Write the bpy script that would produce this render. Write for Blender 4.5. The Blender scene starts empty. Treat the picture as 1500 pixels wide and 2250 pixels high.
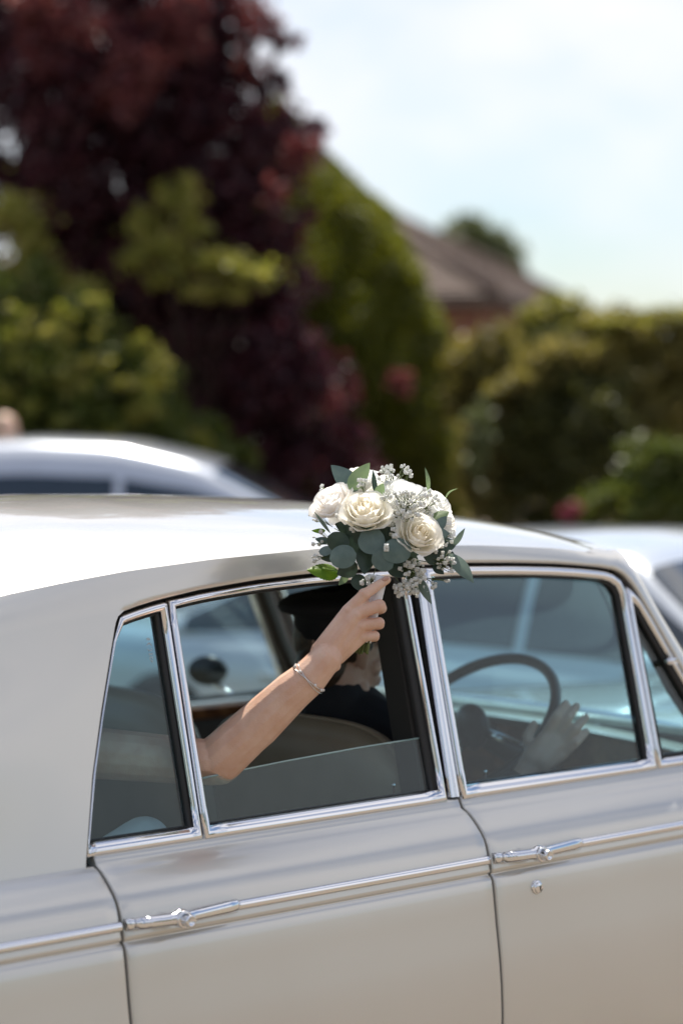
import bpy, bmesh, math, random
import numpy as np
from mathutils import Vector, Matrix, Euler

random.seed(7)
rng = np.random.default_rng(11)
R = math.radians
sc = bpy.context.scene
col = sc.collection

# ------------------------------------------------------------------ camera
CAM_Z = 1.77
FPX = 5312.5                       # focal length in pixels of the 1500x2250 photograph (85 mm)
PITCH = math.atan((1125 - 878) / FPX)
cam_d = bpy.data.cameras.new('camera')
cam_d.lens = 85
cam_d.sensor_fit = 'AUTO'
cam_d.sensor_width = 36
cam_d.clip_start = 0.1
cam_d.clip_end = 3000
cam_d.dof.use_dof = True
cam_d.dof.focus_distance = 4.80
cam_d.dof.aperture_fstop = 1.7
cam = bpy.data.objects.new('camera', cam_d)
cam.location = (0, 0, CAM_Z)
cam.rotation_euler = (math.pi / 2 - PITCH, 0, 0)
col.objects.link(cam)
sc.camera = cam

# ------------------------------------------------------------------ sun and sky
SUN_DIR = Vector((0.0, 0.50, 1.0)).normalized()       # towards the sun
SUN_EL = math.asin(SUN_DIR.z)
SUN_AZ = math.atan2(SUN_DIR.x, SUN_DIR.y)
sun_d = bpy.data.lights.new('sun', 'SUN')
sun_d.energy = 4.3
sun_d.angle = R(0.53)
sun_d.color = (1.0, 0.94, 0.84)
sun = bpy.data.objects.new('sun', sun_d)
sun.rotation_euler = SUN_DIR.to_track_quat('Z', 'Y').to_euler()
sun.location = (4, 6, 12)
col.objects.link(sun)

world = bpy.data.worlds.new('World')
sc.world = world
world.use_nodes = True
wn = world.node_tree.nodes
wl = world.node_tree.links
wn.clear()
w_out = wn.new('ShaderNodeOutputWorld')
w_bg = wn.new('ShaderNodeBackground')
w_sky = wn.new('ShaderNodeTexSky')
w_sky.sky_type = 'NISHITA'
w_sky.sun_disc = False
w_sky.sun_elevation = SUN_EL
w_sky.sun_rotation = SUN_AZ
w_sky.air_density = 1.0
w_sky.ozone_density = 3.0
w_sky.dust_density = 0.7
w_bg.inputs['Strength'].default_value = 0.077
w_tc = wn.new('ShaderNodeTexCoord')
w_map = wn.new('ShaderNodeMapping')
w_map.inputs['Scale'].default_value = (1.0, 1.0, 1.7)
w_map.inputs['Location'].default_value = (0.55, 0.2, 0.1)
w_noi = wn.new('ShaderNodeTexNoise')
w_noi.inputs['Scale'].default_value = 3.2
w_noi.inputs['Detail'].default_value = 7.0
w_noi.inputs['Roughness'].default_value = 0.52
w_ramp = wn.new('ShaderNodeValToRGB')
w_ramp.color_ramp.elements[0].position = 0.42
w_ramp.color_ramp.elements[0].color = (0.04, 0.04, 0.04, 1)
w_ramp.color_ramp.elements[1].position = 0.62
w_ramp.color_ramp.elements[1].color = (1, 1, 1, 1)
w_mix = wn.new('ShaderNodeMix')
w_mix.data_type = 'RGBA'
w_mix.inputs['B'].default_value = (8.0, 7.9, 8.2, 1)
wl.new(w_tc.outputs['Generated'], w_map.inputs['Vector'])
wl.new(w_map.outputs['Vector'], w_noi.inputs['Vector'])
wl.new(w_noi.outputs['Fac'], w_ramp.inputs['Fac'])
wl.new(w_ramp.outputs['Color'], w_mix.inputs['Factor'])
wl.new(w_sky.outputs['Color'], w_mix.inputs['A'])
wl.new(w_mix.outputs['Result'], w_bg.inputs['Color'])
wl.new(w_bg.outputs['Background'], w_out.inputs['Surface'])

sc.view_settings.view_transform = 'Standard'
sc.view_settings.look = 'None'
sc.view_settings.gamma = 1.0
sc.view_settings.use_curve_mapping = False
sc.view_settings.exposure = 0.80
sc.render.engine = 'CYCLES'
sc.cycles.use_denoising = True
sc.cycles.max_bounces = 12
sc.cycles.diffuse_bounces = 8
sc.cycles.transparent_max_bounces = 16
sc.cycles.caustics_reflective = False
sc.cycles.caustics_refractive = False
sc.cycles.sample_clamp_indirect = 8.0


# ------------------------------------------------------------------ helpers
def at(x, y, depth):
    """point of the place that the photograph shows at pixel (x, y), `depth` metres ahead of the camera"""
    cz = depth
    cx = (x - 750) / FPX * cz
    cy = -(y - 1125) / FPX * cz
    c, s = math.cos(PITCH), math.sin(PITCH)
    return Vector((cx, cz * c + cy * s, CAM_Z - cz * s + cy * c))


CAR_LOC = Vector((-0.288, 5.649, 0.0))
CAR_RZ = R(42)
CAR_M = Matrix.Translation(CAR_LOC) @ Matrix.Rotation(CAR_RZ, 4, 'Z')


def c2w(p):
    return CAR_M @ Vector(p)


def w2c(p):
    return CAR_M.inverted() @ Vector(p)


def empty(name, loc, rz=0.0, label=None, cat=None, group=None):
    o = bpy.data.objects.new(name, None)
    o.empty_display_size = 0.1
    o.location = loc
    o.rotation_euler = (0, 0, rz)
    col.objects.link(o)
    if label:
        o['label'] = label
    if cat:
        o['category'] = cat
    if group:
        o['group'] = group
    return o


def mesh_of(verts, faces, smooth=True, name='m'):
    me = bpy.data.meshes.new(name)
    me.from_pydata([tuple(v) for v in verts], [], faces)
    if smooth:
        me.polygons.foreach_set('use_smooth', [True] * len(me.polygons))
    me.update()
    return me


def link(name, me, mat=None, parent=None, world=False, autosm=None):
    """one object; world=True when its mesh is written in world coordinates under a parent at parent.location"""
    o = bpy.data.objects.new(name, me)
    col.objects.link(o)
    if mat is not None and len(me.materials) == 0:
        me.materials.append(mat)
    if parent is not None:
        o.parent = parent
        if world:
            m = Matrix.LocRotScale(parent.location, parent.rotation_euler, None)
            if parent.parent is not None:
                pp = parent.parent
                m = Matrix.LocRotScale(pp.location, pp.rotation_euler, None) @ parent.matrix_parent_inverse @ m
            o.matrix_parent_inverse = m.inverted()
    return o


def mo(name, verts, faces, mat, parent=None, smooth=True, world=False):
    return link(name, mesh_of(verts, faces, smooth, name), mat, parent, world)


def tag(o, label=None, cat=None, group=None, kind=None):
    if label:
        o['label'] = label
    if cat:
        o['category'] = cat
    if group:
        o['group'] = group
    if kind:
        o['kind'] = kind
    return o


def grid_faces(nu, nv, base=0, close_u=False, flip=False):
    f = []
    for i in range(nu - (0 if close_u else 1)):
        for j in range(nv - 1):
            a = base + i * nv + j
            b = base + ((i + 1) % nu) * nv + j
            q = (a, b, b + 1, a + 1)
            f.append(q[::-1] if flip else q)
    return f


class MB:
    """collects geometry of ONE part"""
    def __init__(self):
        self.v = []
        self.f = []

    def add(self, v, f):
        b = len(self.v)
        self.v += [tuple(p) for p in v]
        self.f += [tuple(i + b for i in q) for q in f]
        return self

    def box(self, c, s, m=None):
        x, y, z = (s[0] / 2, s[1] / 2, s[2] / 2)
        pts = [Vector((a * x, b * y, d * z)) for a in (-1, 1) for b in (-1, 1) for d in (-1, 1)]
        if m is not None:
            pts = [m @ p for p in pts]
        pts = [p + Vector(c) for p in pts]
        return self.add(pts, [(0, 1, 3, 2), (4, 6, 7, 5), (0, 4, 5, 1), (2, 3, 7, 6), (0, 2, 6, 4), (1, 5, 7, 3)])

    def tube(self, path, rad, seg=10, caps=True, closed=False, flat=(1, 1)):
        path = [Vector(p) for p in path]
        n = len(path)
        if not hasattr(rad, '__len__'):
            rad = [rad] * n
        up = None
        rings = []
        for i, p in enumerate(path):
            if closed:
                t = (path[(i + 1) % n] - path[i - 1]).normalized()
            else:
                t = (path[min(i + 1, n - 1)] - path[max(i - 1, 0)]).normalized()
            if up is None:
                up = Vector((0, 0, 1)) if abs(t.z) < 0.9 else Vector((1, 0, 0))
            a = (up - t * up.dot(t)).normalized()
            b = t.cross(a)
            up = a
            rings.append([p + (a * math.cos(k / seg * 2 * math.pi) * flat[0] + b * math.sin(k / seg * 2 * math.pi) * flat[1]) * rad[i] for k in range(seg)])
        v = [q for r_ in rings for q in r_]
        f = []
        for i in range(n if closed else n - 1):
            j = (i + 1) % n
            for k in range(seg):
                k2 = (k + 1) % seg
                f.append((i * seg + k, i * seg + k2, j * seg + k2, j * seg + k))
        if caps and not closed:
            f.append(tuple(range(seg))[::-1])
            f.append(tuple((n - 1) * seg + k for k in range(seg)))
        return self.add(v, f)

    def capsule(self, p0, r0, p1, r1, seg=14, flat=None, updir=None):
        """tapered limb with round ends; flat=(a,b) squashes the section, updir fixes its first axis"""
        p0, p1 = Vector(p0), Vector(p1)
        d = p1 - p0
        L = d.length
        t = d.normalized() if L > 1e-6 else Vector((0, 0, 1))
        up = Vector(updir) if updir is not None else (Vector((0, 0, 1)) if abs(t.z) < 0.9 else Vector((1, 0, 0)))
        a = (up - t * up.dot(t)).normalized()
        b = t.cross(a)
        fa, fb = flat if flat else (1, 1)
        prof = []
        for k in range(5):
            an = -math.pi / 2 + k / 4 * math.pi / 2
            prof.append((math.sin(an) * r0, math.cos(an) * r0))
        for k in range(5):
            an = k / 4 * math.pi / 2
            prof.append((L + math.sin(an) * r1, math.cos(an) * r1))
        v, f = [], []
        for (h, rr) in prof:
            rr = max(rr, 1e-4)
            for k in range(seg):
                an = k / seg * 2 * math.pi
                v.append(p0 + t * h + (a * math.cos(an) * fa + b * math.sin(an) * fb) * rr)
        n = len(prof)
        for i in range(n - 1):
            for k in range(seg):
                k2 = (k + 1) % seg
                f.append((i * seg + k, i * seg + k2, (i + 1) * seg + k2, (i + 1) * seg + k))
        f.append(tuple(range(seg))[::-1])
        f.append(tuple((n - 1) * seg + k for k in range(seg)))
        return self.add(v, f)

    def ellipsoid(self, c, r, m=None, nu=20, nv=12):
        v, f = [], []
        c = Vector(c)
        for j in range(nv + 1):
            th = math.pi * j / nv
            for i in range(nu):
                ph = 2 * math.pi * i / nu
                q = Vector((r[0] * max(math.sin(th), 1e-3) * math.cos(ph), r[1] * max(math.sin(th), 1e-3) * math.sin(ph), r[2] * math.cos(th)))
                if m is not None:
                    q = m @ q
                v.append(c + q)
        for j in range(nv):
            for i in range(nu):
                i2 = (i + 1) % nu
                f.append((j * nu + i, (j + 1) * nu + i, (j + 1) * nu + i2, j * nu + i2))
        f.append(tuple(range(nu))[::-1][::-1])
        f.append(tuple(nv * nu + i for i in range(nu))[::-1])
        return self.add(v, f)

    def build(self, name, mat, parent=None, smooth=True, world=False):
        return mo(name, self.v, self.f, mat, parent, smooth, world)


def fuse(mb, voxel, smooth_it=4, fac=0.5):
    """voxel-fuse overlapping limbs into one continuous skin and return the mesh"""
    me = mesh_of(mb.v, mb.f, True, 'fuse')
    o = bpy.data.objects.new('fuse_tmp', me)
    col.objects.link(o)
    m = o.modifiers.new('r', 'REMESH')
    m.mode = 'VOXEL'
    m.voxel_size = voxel
    m.use_smooth_shade = True
    if smooth_it:
        s = o.modifiers.new('s', 'SMOOTH')
        s.iterations = smooth_it
        s.factor = fac
    bpy.context.view_layer.update()
    dg = bpy.context.evaluated_depsgraph_get()
    out = bpy.data.meshes.new_from_object(o.evaluated_get(dg))
    out.materials.clear()
    out.polygons.foreach_set('use_smooth', [True] * len(out.polygons))
    bpy.data.objects.remove(o)
    bpy.data.meshes.remove(me)
    return out


def interp(x, xs, ys):
    return float(np.interp(x, xs, ys))


def bez(pts, n):
    """smooth curve through control points (Catmull-Rom)"""
    pts = [Vector(p) for p in pts]
    P = [pts[0] * 2 - pts[1]] + pts + [pts[-1] * 2 - pts[-2]]
    out = []
    m = len(pts) - 1
    for k in range(n):
        t = k / (n - 1) * m
        i = min(int(t), m - 1)
        t -= i
        a, b, c, d = P[i], P[i + 1], P[i + 2], P[i + 3]
        out.append(0.5 * ((2 * b) + (c - a) * t + (2 * a - 5 * b + 4 * c - d) * t * t + (3 * b - a - 3 * c + d) * t ** 3))
    return out


# ------------------------------------------------------------------ materials
def nt(name):
    m = bpy.data.materials.new(name)
    m.use_nodes = True
    return m, m.node_tree.nodes, m.node_tree.links, m.node_tree.nodes['Principled BSDF']


def noise_mix(n, l, scale, c1, c2, lo=0.4, hi=0.6, detail=4.0, coord='Object'):
    tc = n.new('ShaderNodeTexCoord')
    no = n.new('ShaderNodeTexNoise')
    no.inputs['Scale'].default_value = scale
    no.inputs['Detail'].default_value = detail
    ra = n.new('ShaderNodeValToRGB')
    ra.color_ramp.elements[0].position = lo
    ra.color_ramp.elements[0].color = (*c1, 1)
    ra.color_ramp.elements[1].position = hi
    ra.color_ramp.elements[1].color = (*c2, 1)
    l.new(tc.outputs[coord], no.inputs['Vector'])
    l.new(no.outputs['Fac'], ra.inputs['Fac'])
    return ra, no, tc


def bump(n, l, p, src, strength, dist):
    b = n.new('ShaderNodeBump')
    b.inputs['Strength'].default_value = strength
    b.inputs['Distance'].default_value = dist
    l.new(src, b.inputs['Height'])
    l.new(b.outputs['Normal'], p.inputs['Normal'])
    return b


def mat_simple(name, c, rough=0.5, metal=0.0, coat=0.0, c2=None, scale=12.0, bump_s=0.0, bump_scale=80.0, bump_d=0.002, spec=None):
    m, n, l, p = nt(name)
    p.inputs['Roughness'].default_value = rough
    p.inputs['Metallic'].default_value = metal
    p.inputs['Coat Weight'].default_value = coat
    p.inputs['Coat Roughness'].default_value = 0.04
    if spec is not None:
        p.inputs['Specular IOR Level'].default_value = spec
    c2 = c2 or tuple(x * 0.86 for x in c)
    ra, no, tc = noise_mix(n, l, scale, c, c2)
    l.new(ra.outputs['Color'], p.inputs['Base Color'])
    if bump_s:
        nb = n.new('ShaderNodeTexNoise')
        nb.inputs['Scale'].default_value = bump_scale
        nb.inputs['Detail'].default_value = 5
        l.new(tc.outputs['Object'], nb.inputs['Vector'])
        bump(n, l, p, nb.outputs['Fac'], bump_s, bump_d)
    return m


def mat_paint(name, c, c2, metal=0.0, rough=0.28, dust=0.5):
    """sprayed car paint under lacquer with a thin film of dust and slight orange peel"""
    m, n, l, p = nt(name)
    ra, no, tc = noise_mix(n, l, 2.3, c, c2, 0.35, 0.65, 6)
    l.new(ra.outputs['Color'], p.inputs['Base Color'])
    p.inputs['Metallic'].default_value = metal
    p.inputs['Coat Weight'].default_value = 1.0
    p.inputs['Coat IOR'].default_value = 1.5
    nd = n.new('ShaderNodeTexNoise')
    nd.inputs['Scale'].default_value = 9.0
    nd.inputs['Detail'].default_value = 8.0
    l.new(tc.outputs['Object'], nd.inputs['Vector'])
    mr = n.new('ShaderNodeMapRange')
    mr.inputs['From Min'].default_value = 0.35
    mr.inputs['From Max'].default_value = 0.75
    mr.inputs['To Min'].default_value = 0.03
    mr.inputs['To Max'].default_value = 0.03 + 0.07 * dust
    l.new(nd.outputs['Fac'], mr.inputs['Value'])
    l.new(mr.outputs['Result'], p.inputs['Coat Roughness'])
    p.inputs['Roughness'].default_value = rough
    nb = n.new('ShaderNodeTexNoise')
    nb.inputs['Scale'].default_value = 7.0
    nb.inputs['Detail'].default_value = 2.0
    l.new(tc.outputs['Object'], nb.inputs['Vector'])
    b = n.new('ShaderNodeBump')
    b.inputs['Strength'].default_value = 0.10
    b.inputs['Distance'].default_value = 0.008
    l.new(nb.outputs['Fac'], b.inputs['Height'])
    l.new(b.outputs['Normal'], p.inputs['Coat Normal'])
    return m


def mat_chrome(name, rough=0.05):
    m, n, l, p = nt(name)
    p.inputs['Metallic'].default_value = 1.0
    p.inputs['Base Color'].default_value = (0.78, 0.78, 0.80, 1)
    tc = n.new('ShaderNodeTexCoord')
    no = n.new('ShaderNodeTexNoise')
    no.inputs['Scale'].default_value = 30
    no.inputs['Detail'].default_value = 6
    l.new(tc.outputs['Object'], no.inputs['Vector'])
    mr = n.new('ShaderNodeMapRange')
    mr.inputs['To Min'].default_value = rough * 0.5
    mr.inputs['To Max'].default_value = rough * 2.4
    l.new(no.outputs['Fac'], mr.inputs['Value'])
    l.new(mr.outputs['Result'], p.inputs['Roughness'])
    return m


def mat_glass(name, tint, refl=1.0):
    """thin tinted window glass: tinted see-through with a Fresnel reflection on top"""
    m, n, l, p = nt(name)
    n.remove(p)
    out = n['Material Output']
    tr = n.new('ShaderNodeBsdfTransparent')
    tr.inputs['Color'].default_value = (*tint, 1)
    gl = n.new('ShaderNodeBsdfGlossy')
    gl.inputs['Roughness'].default_value = 0.015
    gl.inputs['Color'].default_value = (1, 1, 1, 1)
    fr = n.new('ShaderNodeFresnel')
    geo = n.new('ShaderNodeNewGeometry')
    ior = n.new('ShaderNodeMix')
    ior.inputs['A'].default_value = 1.52
    ior.inputs['B'].default_value = 1 / 1.52
    l.new(geo.outputs['Backfacing'], ior.inputs['Factor'])
    l.new(ior.outputs['Result'], fr.inputs['IOR'])
    mu = n.new('ShaderNodeMath')
    mu.operation = 'MULTIPLY'
    mu.inputs[1].default_value = 0.6 * refl
    mu.use_clamp = True
    mx = n.new('ShaderNodeMixShader')
    l.new(fr.outputs['Fac'], mu.inputs[0])
    l.new(mu.outputs['Value'], mx.inputs['Fac'])
    l.new(tr.outputs['BSDF'], mx.inputs[1])
    l.new(gl.outputs['BSDF'], mx.inputs[2])
    l.new(mx.outputs['Shader'], out.inputs['Surface'])
    return m


def mat_leaf(name, cols, trans=0.35, rough=0.5, spec=0.4):
    """foliage: every leaf takes its own tone, light passes through the blades"""
    m, n, l, p = nt(name)
    geo = n.new('ShaderNodeNewGeometry')
    ra = n.new('ShaderNodeValToRGB')
    cr = ra.color_ramp
    cr.elements[0].color = (*cols[0], 1)
    cr.elements[0].position = 0.0
    cr.elements[1].color = (*cols[-1], 1)
    cr.elements[1].position = 1.0
    for k, c in enumerate(cols[1:-1]):
        e = cr.elements.new((k + 1) / (len(cols) - 1))
        e.color = (*c, 1)
    l.new(geo.outputs['Random Per Island'], ra.inputs['Fac'])
    l.new(ra.outputs['Color'], p.inputs['Base Color'])
    p.inputs['Roughness'].default_value = rough
    p.inputs['Specular IOR Level'].default_value = spec
    tl = n.new('ShaderNodeBsdfTranslucent')
    hs = n.new('ShaderNodeHueSaturation')
    hs.inputs['Value'].default_value = 1.7
    hs.inputs['Saturation'].default_value = 1.1
    l.new(ra.outputs['Color'], hs.inputs['Color'])
    l.new(hs.outputs['Color'], tl.inputs['Color'])
    mx = n.new('ShaderNodeMixShader')
    mx.inputs['Fac'].default_value = trans
    l.new(p.outputs['BSDF'], mx.inputs[1])
    l.new(tl.outputs['BSDF'], mx.inputs[2])
    l.new(mx.outputs['Shader'], n['Material Output'].inputs['Surface'])
    return m


def mat_skin(name, c, c2):
    m, n, l, p = nt(name)
    ra, no, tc = noise_mix(n, l, 26.0, c, c2, 0.36, 0.66, 6)
    nb = n.new('ShaderNodeTexNoise')
    nb.inputs['Scale'].default_value = 420
    nb.inputs['Detail'].default_value = 3
    l.new(tc.outputs['Object'], nb.inputs['Vector'])
    nw = n.new('ShaderNodeTexVoronoi')
    nw.inputs['Scale'].default_value = 300
    l.new(tc.outputs['Object'], nw.inputs['Vector'])
    l.new(ra.outputs['Color'], p.inputs['Base Color'])
    p.inputs['Roughness'].default_value = 0.46
    p.inputs['Specular IOR Level'].default_value = 0.42
    p.inputs['Subsurface Weight'].default_value = 0.14
    p.inputs['Subsurface Radius'].default_value = (1.0, 0.32, 0.16)
    p.inputs['Subsurface Scale'].default_value = 0.006
    ad = n.new('ShaderNodeMath')
    ad.operation = 'ADD'
    l.new(nb.outputs['Fac'], ad.inputs[0])
    l.new(nw.outputs['Distance'], ad.inputs[1])
    bump(n, l, p, ad.outputs['Value'], 0.30, 0.0014)
    return m


M = {}
M['paint'] = mat_paint('cream_paint', (0.65, 0.635, 0.595), (0.63, 0.612, 0.57), 0.45, 0.26)
M['chrome'] = mat_chrome('chrome')
M['rubber'] = mat_simple('black_rubber', (0.012, 0.012, 0.012), 0.6)
M['glass_edge'] = mat_simple('polished_glass_edge', (0.30, 0.42, 0.40), 0.15, coat=0.6)
M['etch'] = mat_simple('etched_glass', (0.7, 0.72, 0.7), 0.8)
M['dark'] = mat_simple('dark_inner_metal', (0.02, 0.018, 0.016), 0.7)
M['glass'] = mat_glass('tinted_window_glass', (0.79, 0.905, 0.93))
M['screen_glass'] = mat_glass('tinted_screen_glass', (0.66, 0.88, 0.92))
M['leather'] = mat_simple('tan_leather', (0.34, 0.265, 0.19), 0.42, c2=(0.30, 0.235, 0.165), scale=6)
M['leather_dark'] = mat_simple('dark_brown_leather', (0.045, 0.03, 0.022), 0.45)
M['carpet'] = mat_simple('brown_carpet', (0.05, 0.038, 0.03), 0.95)
M['headlining'] = mat_simple('beige_headlining', (0.20, 0.17, 0.13), 0.9)
M['wood'] = mat_simple('walnut_veneer', (0.20, 0.075, 0.028), 0.2, coat=1.0, c2=(0.09, 0.03, 0.012), scale=22)
M['black'] = mat_simple('black_plastic', (0.014, 0.014, 0.015), 0.3)
M['tyre'] = mat_simple('tyre_rubber', (0.02, 0.02, 0.02), 0.8)
M['skin'] = mat_skin('skin', (0.72, 0.485, 0.365), (0.64, 0.385, 0.27))
M['skin_d'] = mat_skin('skin_weathered', (0.58, 0.39, 0.31), (0.53, 0.33, 0.25))
M['nail'] = mat_simple('finger_nail', (0.56, 0.33, 0.26), 0.22, coat=0.5)
M['dress'] = mat_simple('white_dress_cloth', (0.78, 0.77, 0.74), 0.7, bump_s=0.3, bump_scale=60)
M['suit'] = mat_simple('navy_suit_cloth', (0.012, 0.013, 0.018), 0.85, bump_s=0.2, bump_scale=300)
M['shirt'] = mat_simple('white_shirt_cloth', (0.72, 0.72, 0.72), 0.8)
M['hair'] = mat_simple('brown_hair', (0.07, 0.04, 0.022), 0.45, c2=(0.035, 0.02, 0.012), scale=60)
M['hair_grey'] = mat_simple('sandy_hair', (0.30, 0.22, 0.16), 0.5, c2=(0.22, 0.16, 0.11), scale=60)
M['silver'] = mat_simple('silver_metal', (0.85, 0.84, 0.82), 0.2, metal=1.0)
M['pearl'] = mat_simple('pearl', (0.82, 0.78, 0.74), 0.2, coat=0.6)

# ------------------------------------------------------------------ ground
gm, gn, gl_, gp = nt('gravel_tarmac')
ra, no, tc = noise_mix(gn, gl_, 3.0, (0.285, 0.235, 0.18), (0.21, 0.17, 0.13), 0.3, 0.7, 8)
n2 = gn.new('ShaderNodeTexVoronoi')
n2.inputs['Scale'].default_value = 70
gl_.new(tc.outputs['Object'], n2.inputs['Vector'])
mxg = gn.new('ShaderNodeMix')
mxg.data_type = 'RGBA'
mxg.blend_type = 'MULTIPLY'
mxg.inputs['Factor'].default_value = 0.45
gl_.new(ra.outputs['Color'], mxg.inputs['A'])
gl_.new(n2.outputs['Color'], mxg.inputs['B'])
gl_.new(mxg.outputs['Result'], gp.inputs['Base Color'])
gp.inputs['Roughness'].default_value = 0.9
bump(gn, gl_, gp, n2.outputs['Distance'], 0.5, 0.01)
gv, gf = [], []
NG = 9
gs = [-1500, -300, -60, -15, 0, 15, 60, 300, 1500]
for yy in gs:
    for xx in gs:
        gv.append((xx, yy, 0))
for i in range(NG - 1):
    for j in range(NG - 1):
        a = i * NG + j
        gf.append((a, a + 1, a + NG + 1, a + NG))
tag(mo('ground', gv, gf, gm, None, False), kind='structure')

# ================================================================== the vintage saloon
car = empty('vintage_car', CAR_LOC, CAR_RZ, 'cream vintage saloon with chrome window frames and lowered rear window', 'car')

# outline data, car coordinates: x forwards, y left, z up; the flank is |y| = w
PROF = [(0.775, 0.9335), (0.797, 0.933), (0.803, 0.930), (0.8065, 0.922), (0.811, 0.913), (0.829, 0.9045), (0.843, 0.893), (0.857, 0.880), (0.868, 0.868),
        (0.877, 0.856), (0.883, 0.843), (0.887, 0.830), (0.890, 0.818), (0.893, 0.806), (0.8955, 0.796), (0.8963, 0.791), (0.8935, 0.7875),
        (0.8910, 0.7855), (0.8930, 0.7825), (0.8985, 0.7785), (0.9015, 0.772), (0.9045, 0.755), (0.909, 0.72), (0.914, 0.68), (0.920, 0.64), (0.925, 0.60), (0.929, 0.555),
        (0.9315, 0.50), (0.931, 0.44), (0.926, 0.38), (0.915, 0.325), (0.895, 0.28), (0.87, 0.255)]
PZ = [p[1] for p in PROF][::-1]
PW = [p[0] for p in PROF][::-1]
ARCH = [(-1.47, 0.37), (1.56, 0.37)]


def plan(x):
    """how the flank draws in towards nose and tail"""
    t = 0.0
    if x < -1.3:
        t = ((-1.3 - x) / 1.3) ** 2 * 0.075
    if x > 1.15:
        t = ((x - 1.15) / 1.3) ** 2 * 0.07
    return t


def flank(name, x0, x1, s, parent, nx=14, ztop=0.9335, zdrop=None):
    """pressed flank panel between two shut lines, with returned edges"""
    prof = [p for p in PROF if p[1] <= ztop + 1e-6]
    xs = [x0 + 0.002, x0, x0 + 0.0015, x0 + 0.005] + list(np.linspace(x0 + 0.03, x1 - 0.03, nx)) + [x1 - 0.005, x1 - 0.0015, x1, x1 - 0.002]
    ins = [0.03, 0.0035, 0.0008, 0] + [0] * nx + [0, 0.0008, 0.0035, 0.03]
    v = []
    for x, i_ in zip(xs, ins):
        zb = 0.2
        for ax, ar in ARCH:
            if abs(x - ax) < ar:
                zb = max(zb, 0.33 + math.sqrt(ar * ar - (x - ax) ** 2) * 0.98)
        for (w, z) in prof:
            z2 = z
            if z < zb:
                z2 = zb
                w = interp(zb, PZ, PW)
            w2 = w - plan(x) - i_
            if zdrop:
                z2 -= zdrop(x) * max(0.0, min(1.0, (z - 0.45) / 0.4))
            v.append((x, s * w2, z2))
    f = grid_faces(len(xs), len(prof), 0, False, s > 0)
    return mo(name, v, f, M['paint'], parent)


def wplane(z):
    return 0.80 - 0.235 * (z - 0.93)


DRX = [-0.812, -0.77, -0.725, -0.67, -0.608, -0.464, -0.32, -0.10, 0.13, 0.28, 0.41, 0.50, 0.56, 0.60, 0.6225, 0.64, 0.66, 0.678, 0.714, 0.80, 0.89]
DRZ = [1.367, 1.3765, 1.3845, 1.392, 1.400, 1.4115, 1.4175, 1.421, 1.4195, 1.413, 1.405, 1.3965, 1.3895, 1.382, 1.373, 1.3595, 1.3365, 1.306, 1.246, 1.098, 0.945]


def drip(x):
    return interp(x, DRX, DRZ)


CRX = [-1.40, -1.20, -1.055, -0.92, -0.783, -0.57, -0.28, -0.03, 0.196, 0.414, 0.53, 0.60, 0.65, 0.69]
CRZ = [1.340, 1.388, 1.4115, 1.4275, 1.4410, 1.4545, 1.4645, 1.461, 1.4515, 1.4365, 1.4235, 1.410, 1.394, 1.375]


def crease(x):
    return interp(x, CRX, CRZ)


def crown(x):
    return interp(x, [-1.42, -1.2, -1.0, -0.75, -0.5, -0.2, 0.1, 0.35, 0.55, 0.72, 0.82], [1.455, 1.522, 1.548, 1.560, 1.561, 1.553, 1.538, 1.517, 1.495, 1.470, 1.446])


WCR = 0.680        # half width of the roof at its edge line


def roof_front(y):
    return 0.835 - 0.145 * abs(y / WCR) ** 2.6


def roof_rear(y):
    return -1.42 + 0.10 * abs(y / WCR) ** 2


GUT = crease(-0.80) - drip(-0.80)

# ---- roof skin
NU, NV = 64, 41
ys = [WCR * math.sin(math.pi / 2 * (k / (NV - 1) * 2 - 1)) for k in range(NV)]
v = []
for i in range(NU):
    u = i / (NU - 1)
    for y in ys:
        xr, xf = roof_rear(y), roof_front(y)
        x = xr + (xf - xr) * u
        a = abs(y) / WCR
        xe = min(x, 0.69)
        zc, ze = crown(x), crease(xe)
        z = zc - (zc - ze) * (0.80 * a ** 2.0 + 0.20 * a ** 6)
        v.append((x, y, z))
roof = mo('roof', v, grid_faces(NU, NV), M['paint'], car)

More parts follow.
